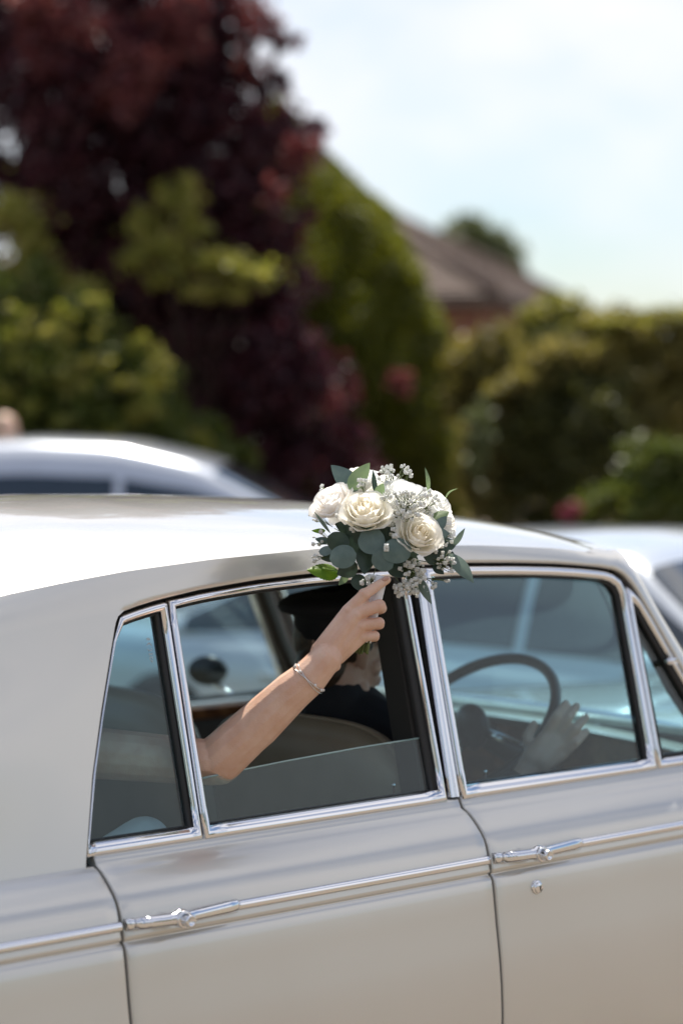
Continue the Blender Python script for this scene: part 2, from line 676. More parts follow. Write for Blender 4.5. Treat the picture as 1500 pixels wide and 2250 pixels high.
for s in (-1, 1):
    # rolled gutter edge between the roof and the door tops
    mb = MB()
    xs = list(np.linspace(roof_rear(WCR), -0.82, 14)) + list(np.linspace(-0.80, 0.52, 36)) + [0.555, 0.58, 0.60, 0.62, 0.632, 0.644, 0.655, 0.664, 0.674, 0.69, 0.715, 0.76, 0.82, 0.89]
    v = []
    QS = (0.0, 0.10, 0.22, 0.36, 0.5, 0.66, 0.82, 1.0)
    for k, x in enumerate(xs):
        xd = x
        zd = drip(xd) if x > -0.801 else crease(x) - GUT
        if x <= 0.52:
            top = (x, WCR, crease(x))
        else:
            t = (x - 0.52) / 0.37
            # the outer edge swings forward of the door frame into the screen pillar
            zo = zd + 0.03 + (1 - t) * 0.010
            xo = x + 0.035 * min(1, t * 4) + 0.045 * t
            top = (xo, wplane(zd) - 0.030, zo if x < 0.6 else zd + 0.03 * (1 - min(1, (x - 0.6) / 0.1)) + 0.012)
        tx, tw, tz = top
        dw = wplane(tz) + 0.006 - tw
        for q in QS:
            z = tz + (zd - tz) * q
            v.append((tx + (xd - tx) * q, s * (wplane(z) + 0.006 - dw * (1 - q) ** 2.4), z))
        wd = wplane(zd) + 0.006
        v.append((xd, s * (wd - 0.004), zd - 0.003))
        v.append((xd, s * (wd - 0.030), zd - 0.001))
    nq = len(QS) + 2
    fs = [q for q in grid_faces(len(xs), nq, 0, False, s < 0) if not (min(q) // nq < 14 and max(i % nq for i in q) > nq - 3)]
    mo('roof_gutter', v, fs, M['paint'], car)
    # rear pillar panel
    NVp, NUp = 44, 22
    QZ = [0.90, 0.926, 1.076, 1.19, 1.345, 1.367, 1.3690, 1.44]
    QX = [-0.974, -0.9685, -0.9275, -0.887, -0.8265, -0.8120, -0.7995, -0.7995]
    v = []
    for j in range(NVp):
        tv = j / (NVp - 1)
        for i in range(NUp):
            u = i / (NUp - 1)
            # belt line point and roof edge point
            xt = roof_rear(WCR) + (-0.80 - roof_rear(WCR)) * u
            zt = crease(xt) - GUT
            z = 0.900 + (zt - 0.900) * tv
            xe = interp(z, QZ, QX)
            xrear = -1.72 + (roof_rear(WCR) + 1.72) * tv
            x = xrear + (xe - xrear) * u
            w = wplane(z) + 0.006 + 0.012 * math.sin(math.pi * tv) ** 2 * min(1, (1 - u) * 2.2)
            v.append((x, s * w, z))
    mo('rear_pillar', v, grid_faces(NVp, NUp, 0, False, s < 0), M['paint'], car)
    # rear wing and front wing
    rw = flank('rear_wing', -2.58, -0.9535, s, car, 24, 0.9135)
    fw = flank('front_wing', 1.068, 2.45, s, car, 20, 0.9135, zdrop=lambda x: 0.012 + max(0, x - 1.1) * 0.028)
    for par, xa, xb in ((rw, -2.5, -0.9555), (fw, 1.072, 2.35)):
        v = []
        for x in np.linspace(xa, xb, 12):
            d = plan(x)
            for (w, z) in ((0.889, 0.8235), (0.8945, 0.823), (0.8985, 0.8195), (0.900, 0.814), (0.8985, 0.8085), (0.896, 0.806), (0.890, 0.8055)):
                v.append((x, s * (w - d), z - (0.012 + max(0, x - 1.1) * 0.028 if x > 1 else 0)))
        mo('trim_strip', v, grid_faces(12, 7, 0, False, s > 0), M['chrome'], par)

# ---- inner body behind the shut lines, floor, scuttle
mb = MB()
for s in (-1, 1):
    mb.box((0.05, s * 0.80, 0.56), (2.2, 0.05, 0.62))
    mb.box((-1.9, s * 0.78, 0.60), (1.3, 0.05, 0.5))
    mb.box((-0.955, s * 0.775, 0.86), (0.05, 0.06, 0.10))
mb.build('inner_sill', M['dark'], car, False)
mb = MB()
mb.box((0, 0, 0.27), (4.4, 1.5, 0.05))
mb.build('floor_pan', M['carpet'], car, False)

# ---- bonnet, boot lid, tail and nose
def deck(name, x0, x1, z0, z1, wfun, crown_h, parent, nx=16, ny=21):
    v = []
    for i in range(nx):
        x = x0 + (x1 - x0) * i / (nx - 1)
        w = wfun(x)
        ze = z0 + (z1 - z0) * i / (nx - 1)
        for j in range(ny):
            t = j / (ny - 1) * 2 - 1
            v.append((x, t * w, ze + crown_h * (1 - abs(t) ** 2.2)))
    return mo(name, v, grid_faces(nx, ny), M['paint'], parent)


deck('bonnet', 1.16, 2.42, 0.897, 0.862, lambda x: 0.80 - plan(x), 0.045, car)
deck('scuttle', 0.93, 1.155, 0.900, 0.898, lambda x: 0.795, 0.045, car, 6)
deck('boot_lid', -2.54, -1.74, 0.85, 0.905, lambda x: 0.80 - plan(x), 0.05, car)
deck('rear_deck', -1.735, -1.40, 0.905, 0.925, lambda x: 0.79, 0.045, car, 6)
mb = MB()
mb.box((2.44, 0, 0.62), (0.06, 1.5, 0.50))
mb.build('nose_panel', M['paint'], car, False)
mb = MB()
mb.box((-2.56, 0, 0.58), (0.06, 1.52, 0.56))
mb.build('tail_panel', M['paint'], car, False)
gr = MB()
gr.box((2.50, 0, 0.72), (0.10, 0.56, 0.50))
g_ = gr.build('radiator_shell', M['chrome'], car, False)
for k in range(13):
    sl = MB()
    sl.box((2.556, -0.234 + k * 0.039, 0.70), (0.012, 0.012, 0.42))
    sl.build('grille_slat', M['chrome'], g_, False)
for s in (-1, 1):
    for dy in (0.48, 0.66):
        hl = MB()
        hl.ellipsoid((2.475, s * dy, 0.70), (0.03, 0.082, 0.082))
        hl.build('headlight', M['chrome'], car)
    tl = MB()
    tl.box((-2.595, s * 0.70, 0.66), (0.02, 0.10, 0.2))
    tl.build('tail_light', mat_simple('red_lens', (0.35, 0.02, 0.02), 0.2, coat=1), car, False)
for x in (-2.66, 2.60):
    b = MB()
    b.tube(bez([(x * 0.94, -0.90, 0.46), (x * 0.995, -0.78, 0.46), (x, 0, 0.46), (x * 0.995, 0.78, 0.46), (x * 0.94, 0.90, 0.46)], 24), 0.055, 10, flat=(1.2, 0.6))
    b.build('bumper', M['chrome'], car)


def lathe_wheel(parent, c, s, rad=0.34, wid=0.19, rim=None):
    prof = [(0.60 * rad, -wid * 0.48), (0.84 * rad, -wid * 0.5), (0.96 * rad, -wid * 0.44), (rad, -wid * 0.28), (rad, wid * 0.28), (0.96 * rad, wid * 0.44), (0.84 * rad, wid * 0.5), (0.60 * rad, wid * 0.48)]
    n = 28
    v = []
    for k in range(n):
        an = 2 * math.pi * k / n
        for (r_, h) in prof:
            v.append((c[0] + r_ * math.cos(an), c[1] + h, c[2] + r_ * math.sin(an)))
    t = mo('wheel', v, grid_faces(n, len(prof), 0, True), M['tyre'], parent)
    prof = [(0.002, 0.30), (0.12, 0.29), (0.3, 0.22), (0.45, 0.28), (0.58, 0.36), (0.62, 0.44)]
    v = []
    for k in range(n):
        an = 2 * math.pi * k / n
        for (r_, h) in prof:
            v.append((c[0] + r_ * rad * math.cos(an), c[1] + s * h * wid, c[2] + r_ * rad * math.sin(an)))
    mo('wheel_disc', v, grid_faces(n, len(prof), 0, True), rim or M['chrome'], t)


for ax, ar in ARCH:
    for s in (-1, 1):
        lathe_wheel(car, (ax, s * 0.745, 0.345), s)


# ---- chrome window frames
def ring(name, outer, inner, s, mat, parent, lift=0.0, height=0.008, depth=0.020):
    """bright metal frame round a window opening: outer and inner loops of (x, z) with equal counts"""
    n = len(outer)
    loops = []
    def lp(pts, off):
        return [(x, s * (wplane(z) + off), z) for (x, z) in pts]
    mid = lambda t: [(a[0] + (b[0] - a[0]) * t, a[1] + (b[1] - a[1]) * t) for a, b in zip(outer, inner)]
    loops.append(lp(outer, lift - depth))
    loops.append(lp(outer, lift - 0.001))
    loops.append(lp(mid(0.10), lift + height * 0.55))
    loops.append(lp(mid(0.35), lift + height))
    loops.append(lp(mid(0.65), lift + height * 0.8))
    loops.append(lp(mid(0.90), lift + height * 0.15))
    loops.append(lp(inner, lift - 0.003))
    loops.append(lp(inner, lift - depth))
    v = [p for L in loops for p in L]
    f = []
    for a in range(len(loops) - 1):
        for k in range(n):
            k2 = (k + 1) % n
            q = (a * n + k, a * n + k2, (a + 1) * n + k2, (a + 1) * n + k)
            f.append(q if s < 0 else q[::-1])
    return mo(name, v, f, mat, parent)


def resample(pts, n):
    """n points along a polyline, ends kept"""
    P = [Vector((p[0], p[1], 0)) for p in pts]
    L = [0]
    for a, b in zip(P, P[1:]):
        L.append(L[-1] + (b - a).length)
    out = []
    for k in range(n):
        t = L[-1] * k / (n - 1)
        i = min(max(j for j in range(len(L)) if L[j] <= t + 1e-9), len(P) - 2)
        u = (t - L[i]) / max(L[i + 1] - L[i], 1e-9)
        q = P[i].lerp(P[i + 1], min(u, 1))
        out.append((q.x, q.y))
    return out


def loop(sides, counts):
    """closed loop from four polylines (bottom, front, top, rear), each sampled alike"""
    out = []
    for sd, c in zip(sides, counts):
        out += resample(sd, c)[:-1]
    return out


def pane(name, poly, s, mat, parent, off=-0.012, thick=0.004):
    n = len(poly)
    cx = sum(p[0] for p in poly) / n
    cz = sum(p[1] for p in poly) / n
    v = [(x, s * (wplane(z) + off), z) for (x, z) in poly] + [(x, s * (wplane(z) + off - thick), z) for (x, z) in poly]
    f = [tuple(range(n)) if s < 0 else tuple(range(n))[::-1], tuple(range(n, 2 * n))[::-1] if s < 0 else tuple(range(n, 2 * n))]
    for k in range(n):
        k2 = (k + 1) % n
        f.append((k, k + n, k2 + n, k2) if s < 0 else (k2, k2 + n, k + n, k))
    return mo(name, v, f, mat, parent, False)


topc = lambda xa, xb, d, n=12: [(x, drip(x) - d) for x in np.linspace(xa, xb, n)]
CN = (14, 10, 18, 10)


def build_handle(door, x0, s):
    """long bright door pull lying in the waist strip, with a round push button"""
    zc = 0.8165
    mb = MB()
    secs = [(0.004, 0.890, 0.0100, 0.006), (0.006, 0.899, 0.0115, 0.008), (0.020, 0.900, 0.0115, 0.008), (0.0205, 0.899, 0.0085, 0.008), (0.024, 0.899, 0.0085, 0.008), (0.0245, 0.904, 0.0115, 0.010),
            (0.05, 0.910, 0.0120, 0.0105), (0.085, 0.915, 0.0118, 0.0110), (0.098, 0.917, 0.0122, 0.0115), (0.106, 0.918, 0.0160, 0.012), (0.114, 0.918, 0.0175, 0.012), (0.122, 0.918, 0.0160, 0.012), (0.130, 0.917, 0.0122, 0.0115),
            (0.16, 0.913, 0.0120, 0.0105), (0.20, 0.908, 0.0122, 0.0100), (0.235, 0.904, 0.0126, 0.0092), (0.258, 0.902, 0.0128, 0.0085), (0.263, 0.900, 0.0120, 0.0075), (0.265, 0.890, 0.0105, 0.0060)]
    v = []
    N = 14
    for (dx, w, hz, hw) in secs:
        for k in range(N):
            an = 2 * math.pi * k / N
            v.append((x0 + dx, s * (w + hw * math.cos(an)), zc + 0.0008 + hz * math.sin(an)))
    f = grid_faces(len(secs), N)
    f += [(i * N + N - 1, (i + 1) * N + N - 1, (i + 1) * N, i * N) for i in range(len(secs) - 1)]
    f += [tuple(range(N)), tuple(range((len(secs) - 1) * N, len(secs) * N))]
    mo('door_handle', v, f, M['chrome'], door)
    # push button: collar and plunger standing out from the pull
    prof = [(0.0150, 0.918), (0.0165, 0.926), (0.0165, 0.931), (0.0145, 0.9325), (0.0125, 0.931), (0.0122, 0.933), (0.0118, 0.949), (0.0105, 0.951), (0.0075, 0.951), (0.0068, 0.9495), (0.0005, 0.9490)]
    v = []
    n = 20
    for k in range(n):
        an = 2 * math.pi * k / n
        for (r_, w) in prof:
            v.append((x0 + 0.114 + r_ * math.cos(an), s * w, zc + r_ * math.sin(an)))
    mo('push_button', v, grid_faces(n, len(prof), 0, True), M['chrome'], door)


def door_strip(door, xa, xb, s):
    v = []
    xs = [xa, xa + 0.0004] + list(np.linspace(xa + 0.01, xb - 0.01, 8)) + [xb - 0.0004, xb]
    for i, x in enumerate(xs):
        e = 0.006 if i in (0, len(xs) - 1) else 0.0
        for (w, z) in ((0.889, 0.8242), (0.8945, 0.8238), (0.8985, 0.820), (0.900, 0.8145), (0.8985, 0.809), (0.8965, 0.8062), (0.890, 0.8055)):
            v.append((x, s * (w - e), z))
    mo('trim_strip', v, grid_faces(len(xs), 7, 0, False, s > 0), M['chrome'], door)


for s in (-1, 1):
    # ---------------- rear door
    d = flank('door', -0.9475, -0.0032, s, car, 22)
    if s < 0:
        d['label'] = 'cream rear door with chrome handle and lowered glass'
    build_handle(d, -0.9520 + 0.002, s)
    door_strip(d, -0.6865, -0.0045, s)
    top_o = topc(-0.694, -0.812, 0.009, 8)
    o = loop([[(-0.966, 0.9275), (-0.692, 0.9275)], [(-0.692, 0.9275), (-0.694, drip(-0.694) - 0.009)], top_o, [top_o[-1], (-0.8235, 1.345), (-0.884, 1.19), (-0.925, 1.076), (-0.966, 0.9275)]], CN)
    ti = topc(-0.7105, -0.802, 0.027, 8)
    i_ = loop([[(-0.9555, 0.954), (-0.7045, 0.954)], [(-0.7045, 0.954), (-0.7105, drip(-0.7105) - 0.027)], ti, [ti[-1], (-0.8175, 1.338), (-0.879, 1.187), (-0.9195, 1.073), (-0.9555, 0.954)]], CN)
    ring('window_frame', o, i_, s, M['chrome'], d)
    # rubber inside the fixed light and its glass
    i2 = loop([[(-0.951, 0.956), (-0.716, 0.956)], [(-0.716, 0.956), (-0.722, drip(-0.722) - 0.031)], topc(-0.722, -0.803, 0.031, 8), [(-0.803, drip(-0.803) - 0.031), (-0.8155, 1.335), (-0.876, 1.185), (-0.9165, 1.072), (-0.951, 0.956)]], CN)
    ring('window_seal', i_, i2, s, M['rubber'], d, lift=-0.006, height=0.002, depth=0.016)
    pane('window_pane', i2, s, M['glass'], d)
    if s < 0:
        em = MB()
        def stroke(pts):
            em.tube([(x, s * (wplane(z) - 0.0112), z) for (x, z) in pts], 0.0006, 4)
        X0 = -0.7415
        for (a_, b_) in (((-0.004, 1.3085), (0.004, 1.3115)), ((-0.004, 1.3115), (0.004, 1.3085)), ((0, 1.307), (0, 1.314)), ((-0.006, 1.298), (0.0, 1.303)), ((0.0, 1.303), (0.006, 1.297)), ((-0.004, 1.300), (0.003, 1.302)),
                         ((-0.005, 1.292), (-0.003, 1.288)), ((-0.003, 1.288), (0.003, 1.288)), ((0.003, 1.288), (0.005, 1.292)), ((-0.004, 1.282), (0.005, 1.282)), ((-0.004, 1.280), (-0.001, 1.280)), ((0.001, 1.280), (0.004, 1.280)),
                         ((-0.003, 1.276), (0.004, 1.276)), ((-0.003, 1.276), (-0.002, 1.271)), ((0.004, 1.276), (0.003, 1.272)), ((-0.002, 1.271), (0.001, 1.267)), ((0.003, 1.270), (0.001, 1.266))):
            stroke([(X0 + a_[0], a_[1]), (X0 + b_[0], b_[1])])
        em.build('etched_mark', M['etch'], d)['kind'] = 'stuff'
    # main light
    to = topc(-0.052, -0.689, 0.009, 16)
    o = loop([[(-0.687, 0.9275), (-0.0375, 0.9275)], [(-0.0375, 0.9275), (-0.052, drip(-0.052) - 0.009)], to, [to[-1], (-0.687, 0.9275)]], CN)
    ti = topc(-0.065, -0.672, 0.026, 16)
    i_ = loop([[(-0.667, 0.954), (-0.052, 0.954)], [(-0.052, 0.954), (-0.065, drip(-0.065) - 0.026)], ti, [ti[-1], (-0.667, 0.954)]], CN)
    ring('window_frame', o, i_, s, M['chrome'], d)
    i2 = loop([[(-0.664, 0.955), (-0.073, 0.955)], [(-0.073, 0.955), (-0.083, drip(-0.083) - 0.030)], topc(-0.083, -0.669, 0.030, 16), [(-0.669, drip(-0.669) - 0.030), (-0.664, 0.955)]], CN)
    ring('window_seal', i_, i2, s, M['rubber'], d, lift=-0.007, height=0.001, depth=0.018)
    if s < 0:
        pane('window_pane', [(-0.665, 0.935), (-0.071, 0.935), (-0.0735, 1.061), (-0.25, 1.0575), (-0.45, 1.050), (-0.6660, 1.0385)], s, M['glass'], d)
        ge = MB()
        ge.tube([(x, s * (wplane(z) - 0.014), z) for (x, z) in ((-0.0735, 1.0613), (-0.16, 1.0598), (-0.25, 1.0578), (-0.45, 1.0503), (-0.56, 1.0448), (-0.6660, 1.0388))], 0.0021, 8)
        ge.build('glass_edge', M['glass_edge'], d)
    else:
        pane('window_pane', i2, s, M['glass'], d)
    pn = MB()
    w = 0.752
    pn.tube([(-0.1435, s * w, 0.93), (-0.1435, s * w, 0.966), (-0.1435, s * w, 0.967), (-0.1435, s * w, 0.973)], [0.0022, 0.0022, 0.0045, 0.0038], 10)
    pn.build('lock_pin', M['chrome'], d)
    # door lining with walnut capping
    lb = MB()
    lb.box((-0.475, s * 0.735, 0.63), (0.90, 0.03, 0.54))
    lb.build('door_lining', M['leather_dark'], d, False)
    lb = MB()
    lb.box((-0.475, s * 0.742, 0.918), (0.92, 0.06, 0.028))
    lb.build('door_capping', M['wood'], d, False)

    # ---------------- front door
    d = flank('door', 0.0032, 1.0625, s, car, 22)
    if s < 0:
        d['label'] = 'cream front door with chrome handle and key lock'
    build_handle(d, 0.0035, s)
    door_strip(d, 0.2700, 1.060, s)
    CF = (14, 10, 26, 10)
    if s > 0:
        # passenger side: one undivided light up to the screen pillar
        to = [(0.70, 1.262), (0.668, 1.312), (0.645, 1.335), (0.62, 1.36)] + topc(0.58, 0.0, 0.009, 14)
        o = loop([[(0.0065, 0.9275), (0.905, 0.9275)], [(0.905, 0.9275), (0.70, 1.262)], to, [(0.0, drip(0.0) - 0.009), (0.0065, 0.9275)]], CF)
        ti = [(0.688, 1.250), (0.664, 1.285), (0.64, 1.315), (0.61, 1.340)] + topc(0.565, 0.022, 0.031, 14)
        i_ = loop([[(0.028, 0.954), (0.875, 0.954)], [(0.875, 0.954), (0.688, 1.250)], ti, [(0.022, drip(0.022) - 0.031), (0.028, 0.954)]], CF)
        ring('window_frame', o, i_, s, M['chrome'], d)
        pane('window_pane', i_, s, M['glass'], d)
        lb = MB()
        lb.box((0.50, s * 0.735, 0.63), (0.98, 0.03, 0.54))
        lb.build('door_lining', M['leather_dark'], d, False)
        lb = MB()
        lb.box((0.50, s * 0.742, 0.918), (0.98, 0.06, 0.028))
        lb.build('door_capping', M['wood'], d, False)
    if s < 0:
        to = [(0.6245, 1.336), (0.6205, 1.350), (0.612, 1.361), (0.60, 1.3685)] + topc(0.58, 0.0, 0.009, 14)
        o = loop([[(0.0065, 0.9275), (0.630, 0.9275)], [(0.630, 0.9275), (0.6245, 1.336)], to, [(0.0, drip(0.0) - 0.009), (0.0065, 0.9275)]], CF)
        ti = [(0.6095, 1.322), (0.606, 1.335), (0.598, 1.344), (0.585, 1.351)] + topc(0.565, 0.022, 0.031, 14)
        i_ = loop([[(0.028, 0.957), (0.612, 0.952)], [(0.612, 0.952), (0.6095, 1.322)], ti, [(0.022, drip(0.022) - 0.031), (0.028, 0.957)]], CF)
        ring('window_frame', o, i_, s, M['chrome'], d, lift=0.001)
        ti2 = [(0.5995, 1.319), (0.596, 1.330), (0.590, 1.338), (0.578, 1.345)] + topc(0.56, 0.026, 0.036, 14)
        i2 = loop([[(0.031, 0.958), (0.602, 0.953)], [(0.602, 0.953), (0.5995, 1.319)], ti2, [(0.026, drip(0.026) - 0.036), (0.031, 0.958)]], CF)
        ring('window_seal', i_, i2, s, M['rubber'], d, lift=-0.005, height=0.001, depth=0.018)
        pane('window_pane', i2, s, M['glass'], d)
        # front quarter light
        o = loop([[(0.634, 0.9275), (0.905, 0.9275)], [(0.905, 0.9275), (0.80, 1.086), (0.70, 1.262)], [(0.70, 1.262), (0.668, 1.312), (0.645, 1.335), (0.632, 1.340)], [(0.632, 1.340), (0.634, 0.9275)]], CN)
        i_ = loop([[(0.653, 0.952), (0.875, 0.952)], [(0.875, 0.952), (0.79, 1.080), (0.688, 1.250)], [(0.688, 1.250), (0.664, 1.290), (0.652, 1.300), (0.645, 1.302)], [(0.645, 1.302), (0.653, 0.952)]], CN)
        ring('window_frame', o, i_, s, M['chrome'], d)
        i2 = loop([[(0.668, 0.957), (0.862, 0.957)], [(0.862, 0.957), (0.776, 1.078), (0.676, 1.245)], [(0.676, 1.245), (0.662, 1.270), (0.657, 1.278), (0.655, 1.280)], [(0.655, 1.280), (0.668, 0.957)]], CN)
        ring('window_seal', i_, i2, s, M['rubber'], d, lift=-0.004, height=0.002, depth=0.016)
        pane('window_pane', i2, s, M['glass'], d)
        for (x, z) in ((0.735, 1.165), (0.842, 0.988)):
            hb = MB()
            hb.box((x, s * (wplane(z) + 0.010), z), (0.032, 0.012, 0.014))
            hb.build('quarter_light_hinge', M['chrome'], d)
        pn = MB()
        pn.tube([(0.126, s * w, 0.93), (0.126, s * w, 0.966), (0.126, s * w, 0.967), (0.126, s * w, 0.973)], [0.0022, 0.0022, 0.0045, 0.0038], 10)
        pn.build('lock_pin', M['chrome'], d)
        # key lock
        prof = [(0.0155, 0.902), (0.0150, 0.9085), (0.0132, 0.9105), (0.0122, 0.9100), (0.0118, 0.9135), (0.0105, 0.9150), (0.0005, 0.9150)]
        v = []
        n = 20
        for k in range(n):
            an = 2 * math.pi * k / n
            for (r_, wq) in prof:
                v.append((0.1245 + r_ * math.cos(an), s * wq, 0.7425 + r_ * math.sin(an)))
        mo('key_lock', v, grid_faces(n, len(prof), 0, True), M['chrome'], d)
        ks = MB()
        ks.box((0.1275, s * 0.9153, 0.7410), (0.0018, 0.0012, 0.010))
        ks.box((0.1262, s * 0.9153, 0.7455), (0.0060, 0.0012, 0.0022))
        ks.build('keyhole', M['black'], d, False)
        lb = MB()
        lb.box((0.50, s * 0.735, 0.63), (0.98, 0.03, 0.54))
        lb.build('door_lining', M['leather_dark'], d, False)
        lb = MB()
        lb.box((0.50, s * 0.742, 0.918), (0.98, 0.06, 0.028))
        lb.build('door_capping', M['wood'], d, False)

    # ---------------- bright cover of the centre pillar and the dark rebate behind it
    v = []
    for k in range(13):
        z = 0.9365 + (1.405 - 0.9365) * k / 12
        x0, x1 = -0.0255 + 0.006 * k / 12, 0.0030 - 0.006 * k / 12
        x0 -= 0.003 * (k / 12)
        for (t, h) in ((0, -0.014), (0.0, 0.000), (0.1, 0.0035), (0.3, 0.0045), (0.36, 0.0030), (0.42, 0.0050), (0.7, 0.0060), (0.92, 0.0040), (1.0, 0.0), (1.0, -0.014)):
            v.append((x0 + (x1 - x0) * t, s * (wplane(z) + h), z))
    mo('pillar_cover', v, grid_faces(13, 10, 0, False, s < 0), M['chrome'], car)
    mb = MB()
    v = []
    for z in (0.92, 1.42):
        for (x, dw) in ((-0.085, -0.022), (0.045, -0.022), (0.045, -0.085), (-0.085, -0.085)):
            v.append((x, s * (wplane(z) + dw), z))
    mb.add(v, [(0, 1, 5, 4), (1, 2, 6, 5), (2, 3, 7, 6), (3, 0, 4, 7), (3, 2, 1, 0), (4, 5, 6, 7)])
    mb.build('centre_pillar', M['dark'], car, False)
    # dark rebate between gutter and door tops
    v = []
    xs = np.linspace(-0.82, 0.60, 30)
    for x in xs:
        z = drip(x)
        for (dw, dz) in ((-0.012, 0.012), (-0.014, -0.020), (-0.055, -0.020), (-0.055, 0.012)):
            v.append((x, s * (wplane(z) + dw), z + dz))
    mo('gutter_channel', v, grid_faces(len(xs), 4, 0, False, s < 0), M['dark'], car)
    # screen pillar inside
    sp = MB()
    sp.tube([(0.63, s * 0.665, 1.375), (0.70, s * 0.685, 1.27), (0.80, s * 0.712, 1.10), (0.93, s * 0.742, 0.93)], 0.022, 8, flat=(1.3, 1.0))
    sp.build('screen_pillar', M['leather_dark'], car)
    # rear pillar lining
    v = []
    for j in range(8):
        z = 0.90 + 0.49 * j / 7
        for u in (0, 0.5, 1.0):
            v.append((-1.60 + (interp(z, QZ, QX) - 0.02 + 1.60) * u + 0.25 * j / 7 * (1 - u), s * (wplane(z) - 0.045), z))
    mo('pillar_lining', v, grid_faces(8, 3, 0, False, s > 0), M['headlining'], car)

# headlining under the roof
v = []
for i in range(20):
    for j in range(21):
        y = -0.66 + 1.32 * j / 20
        xr, xf = roof_rear(y) + 0.02, roof_front(y) - 0.03
        x = xr + (xf - xr) * i / 19
        a = abs(y) / WCR
        v.append((x, y, crown(x) - (crown(x) - crease(min(x, 0.69))) * a ** 2.2 - 0.030))
mo('headlining', v, grid_faces(20, 21, 0, False, True), M['headlining'], car)


def screen(name, x_top, z_top, x_bot, z_bot, w_top, w_bot, bow_t, bow_b, frame_r):
    """curved laminated screen with a bright surround"""
    v = []
    NYs, NZs = 25, 9
    for j in range(NZs):
        t = j / (NZs - 1)
        for i in range(NYs):
            q = i / (NYs - 1) * 2 - 1
            xx = x_bot + (x_top - x_bot) * t
            bow = bow_b + (bow_t - bow_b) * t
            w_ = w_bot + (w_top - w_bot) * t
            zz = z_bot + (z_top - z_bot) * t
            v.append((xx - bow * abs(q) ** 2.4, w_ * q, zz - (0.07 * t * abs(q) ** 2.6)))
    p = mo(name, v, grid_faces(NZs, NYs), M['screen_glass'], car)
    edge = [v[i] for i in range(NYs)] + [v[j * NYs + NYs - 1] for j in range(1, NZs)] + [v[(NZs - 1) * NYs + i] for i in range(NYs - 2, -1, -1)] + [v[j * NYs] for j in range(NZs - 2, 0, -1)]
    t = MB()
    t.tube(edge, frame_r, 8, closed=True)
    t.build('screen_surround', M['chrome'], p)
    return p


screen('windscreen', 0.815, 1.437, 1.17, 0.945, 0.645, 0.73, 0.13, 0.20, 0.010)
screen('rear_screen', -1.42, 1.448, -1.76, 0.935, 0.668, 0.785, -0.10, -0.055, 0.009)

# ---- cabin: seats, fascia, steering wheel
def seat_back(name, xb, xt, y0, y1, z0, z1, th, parent, mat):
    """padded backrest with rounded shoulders and soft pleats"""
    NYs, NZs = 31, 17
    cy, hw = (y0 + y1) / 2, (y1 - y0) / 2
    rows = []
    for side_ in (0, 1):
        for j in range(NZs):
            t = j / (NZs - 1)
            for i in range(NYs):
                q = i / (NYs - 1) * 2 - 1
                ztop = z1 - 0.085 * abs(q) ** 4.5
                z = z0 + (ztop - z0) * t
                x = xb + (xt - xb) * t
                rnd = (1 - abs(q) ** 8) ** 0.5 * (1 - t ** 10) ** 0.5
                pl = 0.006 * abs(math.sin(q * 9.5)) if t < 0.8 else 0
                hx = th / 2 * max(rnd, 0.12)
                rows.append((x + (hx + pl if side_ else -hx), cy + hw * q, z))
    n = NYs * NZs
    f = grid_faces(NZs, NYs, 0, False, False) + grid_faces(NZs, NYs, n, False, True)
    for j in range(NZs - 1):
        for i in (0, NYs - 1):
            a = j * NYs + i
            f.append((a, a + NYs, a + NYs + n, a + n) if i == 0 else (a + n, a + NYs + n, a + NYs, a))
    for i in range(NYs - 1):
        a = (NZs - 1) * NYs + i
        f.append((a, a + 1, a + 1 + n, a + n))
    o = mo(name, rows, f, mat, parent)
    pp = MB()
    edge = [rows[j * NYs] for j in range(NZs)] + [rows[(NZs - 1) * NYs + i] for i in range(1, NYs - 1)] + [rows[j * NYs + NYs - 1] for j in range(NZs - 1, -1, -1)]
    pp.tube([(p[0] - 0.001, p[1], p[2]) for p in edge], 0.006, 6)
    pp.build('piping', mat, o)
    return o


for s in (-1, 1):
    y0, y1 = sorted((s * 0.045, s * 0.70))
    st = empty('front_seat', (0, 0, 0))
    st.parent = car
    seat_back('backrest', 0.06, -0.045, y0, y1, 0.48, 1.068, 0.15, st, M['leather'])
    cb = MB()
    cb.ellipsoid((0.33, (y0 + y1) / 2, 0.47), (0.30, 0.33, 0.09))
    cb.build('cushion', M['leather'], st)
st = empty('rear_seat', (0, 0, 0))
st.parent = car
seat_back('backrest', -1.12, -1.32, -0.70, 0.70, 0.45, 0.98, 0.16, st, M['leather'])
cb = MB()
cb.ellipsoid((-0.95, 0, 0.46), (0.34, 0.70, 0.10))
cb.build('cushion', M['leather'], st)

fa = MB()
fa.box((1.085, 0, 0.80), (0.09, 1.16, 0.22))
f_ = fa.build('fascia', M['wood'], car, False)
fb = MB()
for (a, b) in (((1.035, -0.60, 0.952), (1.035, 0.60, 0.952)),):
    fb.tube([a, b], 0.011, 10)
fb.build('fascia_roll', M['screen_trim'] if 'screen_trim' in M else mat_simple('pale_grey_roll', (0.5, 0.52, 0.5), 0.25, coat=0.5), f_)
fb = MB()
fb.box((1.085, 0, 0.925), (0.12, 1.16, 0.03))
fb.build('fascia_top', M['leather_dark'], f_, False)

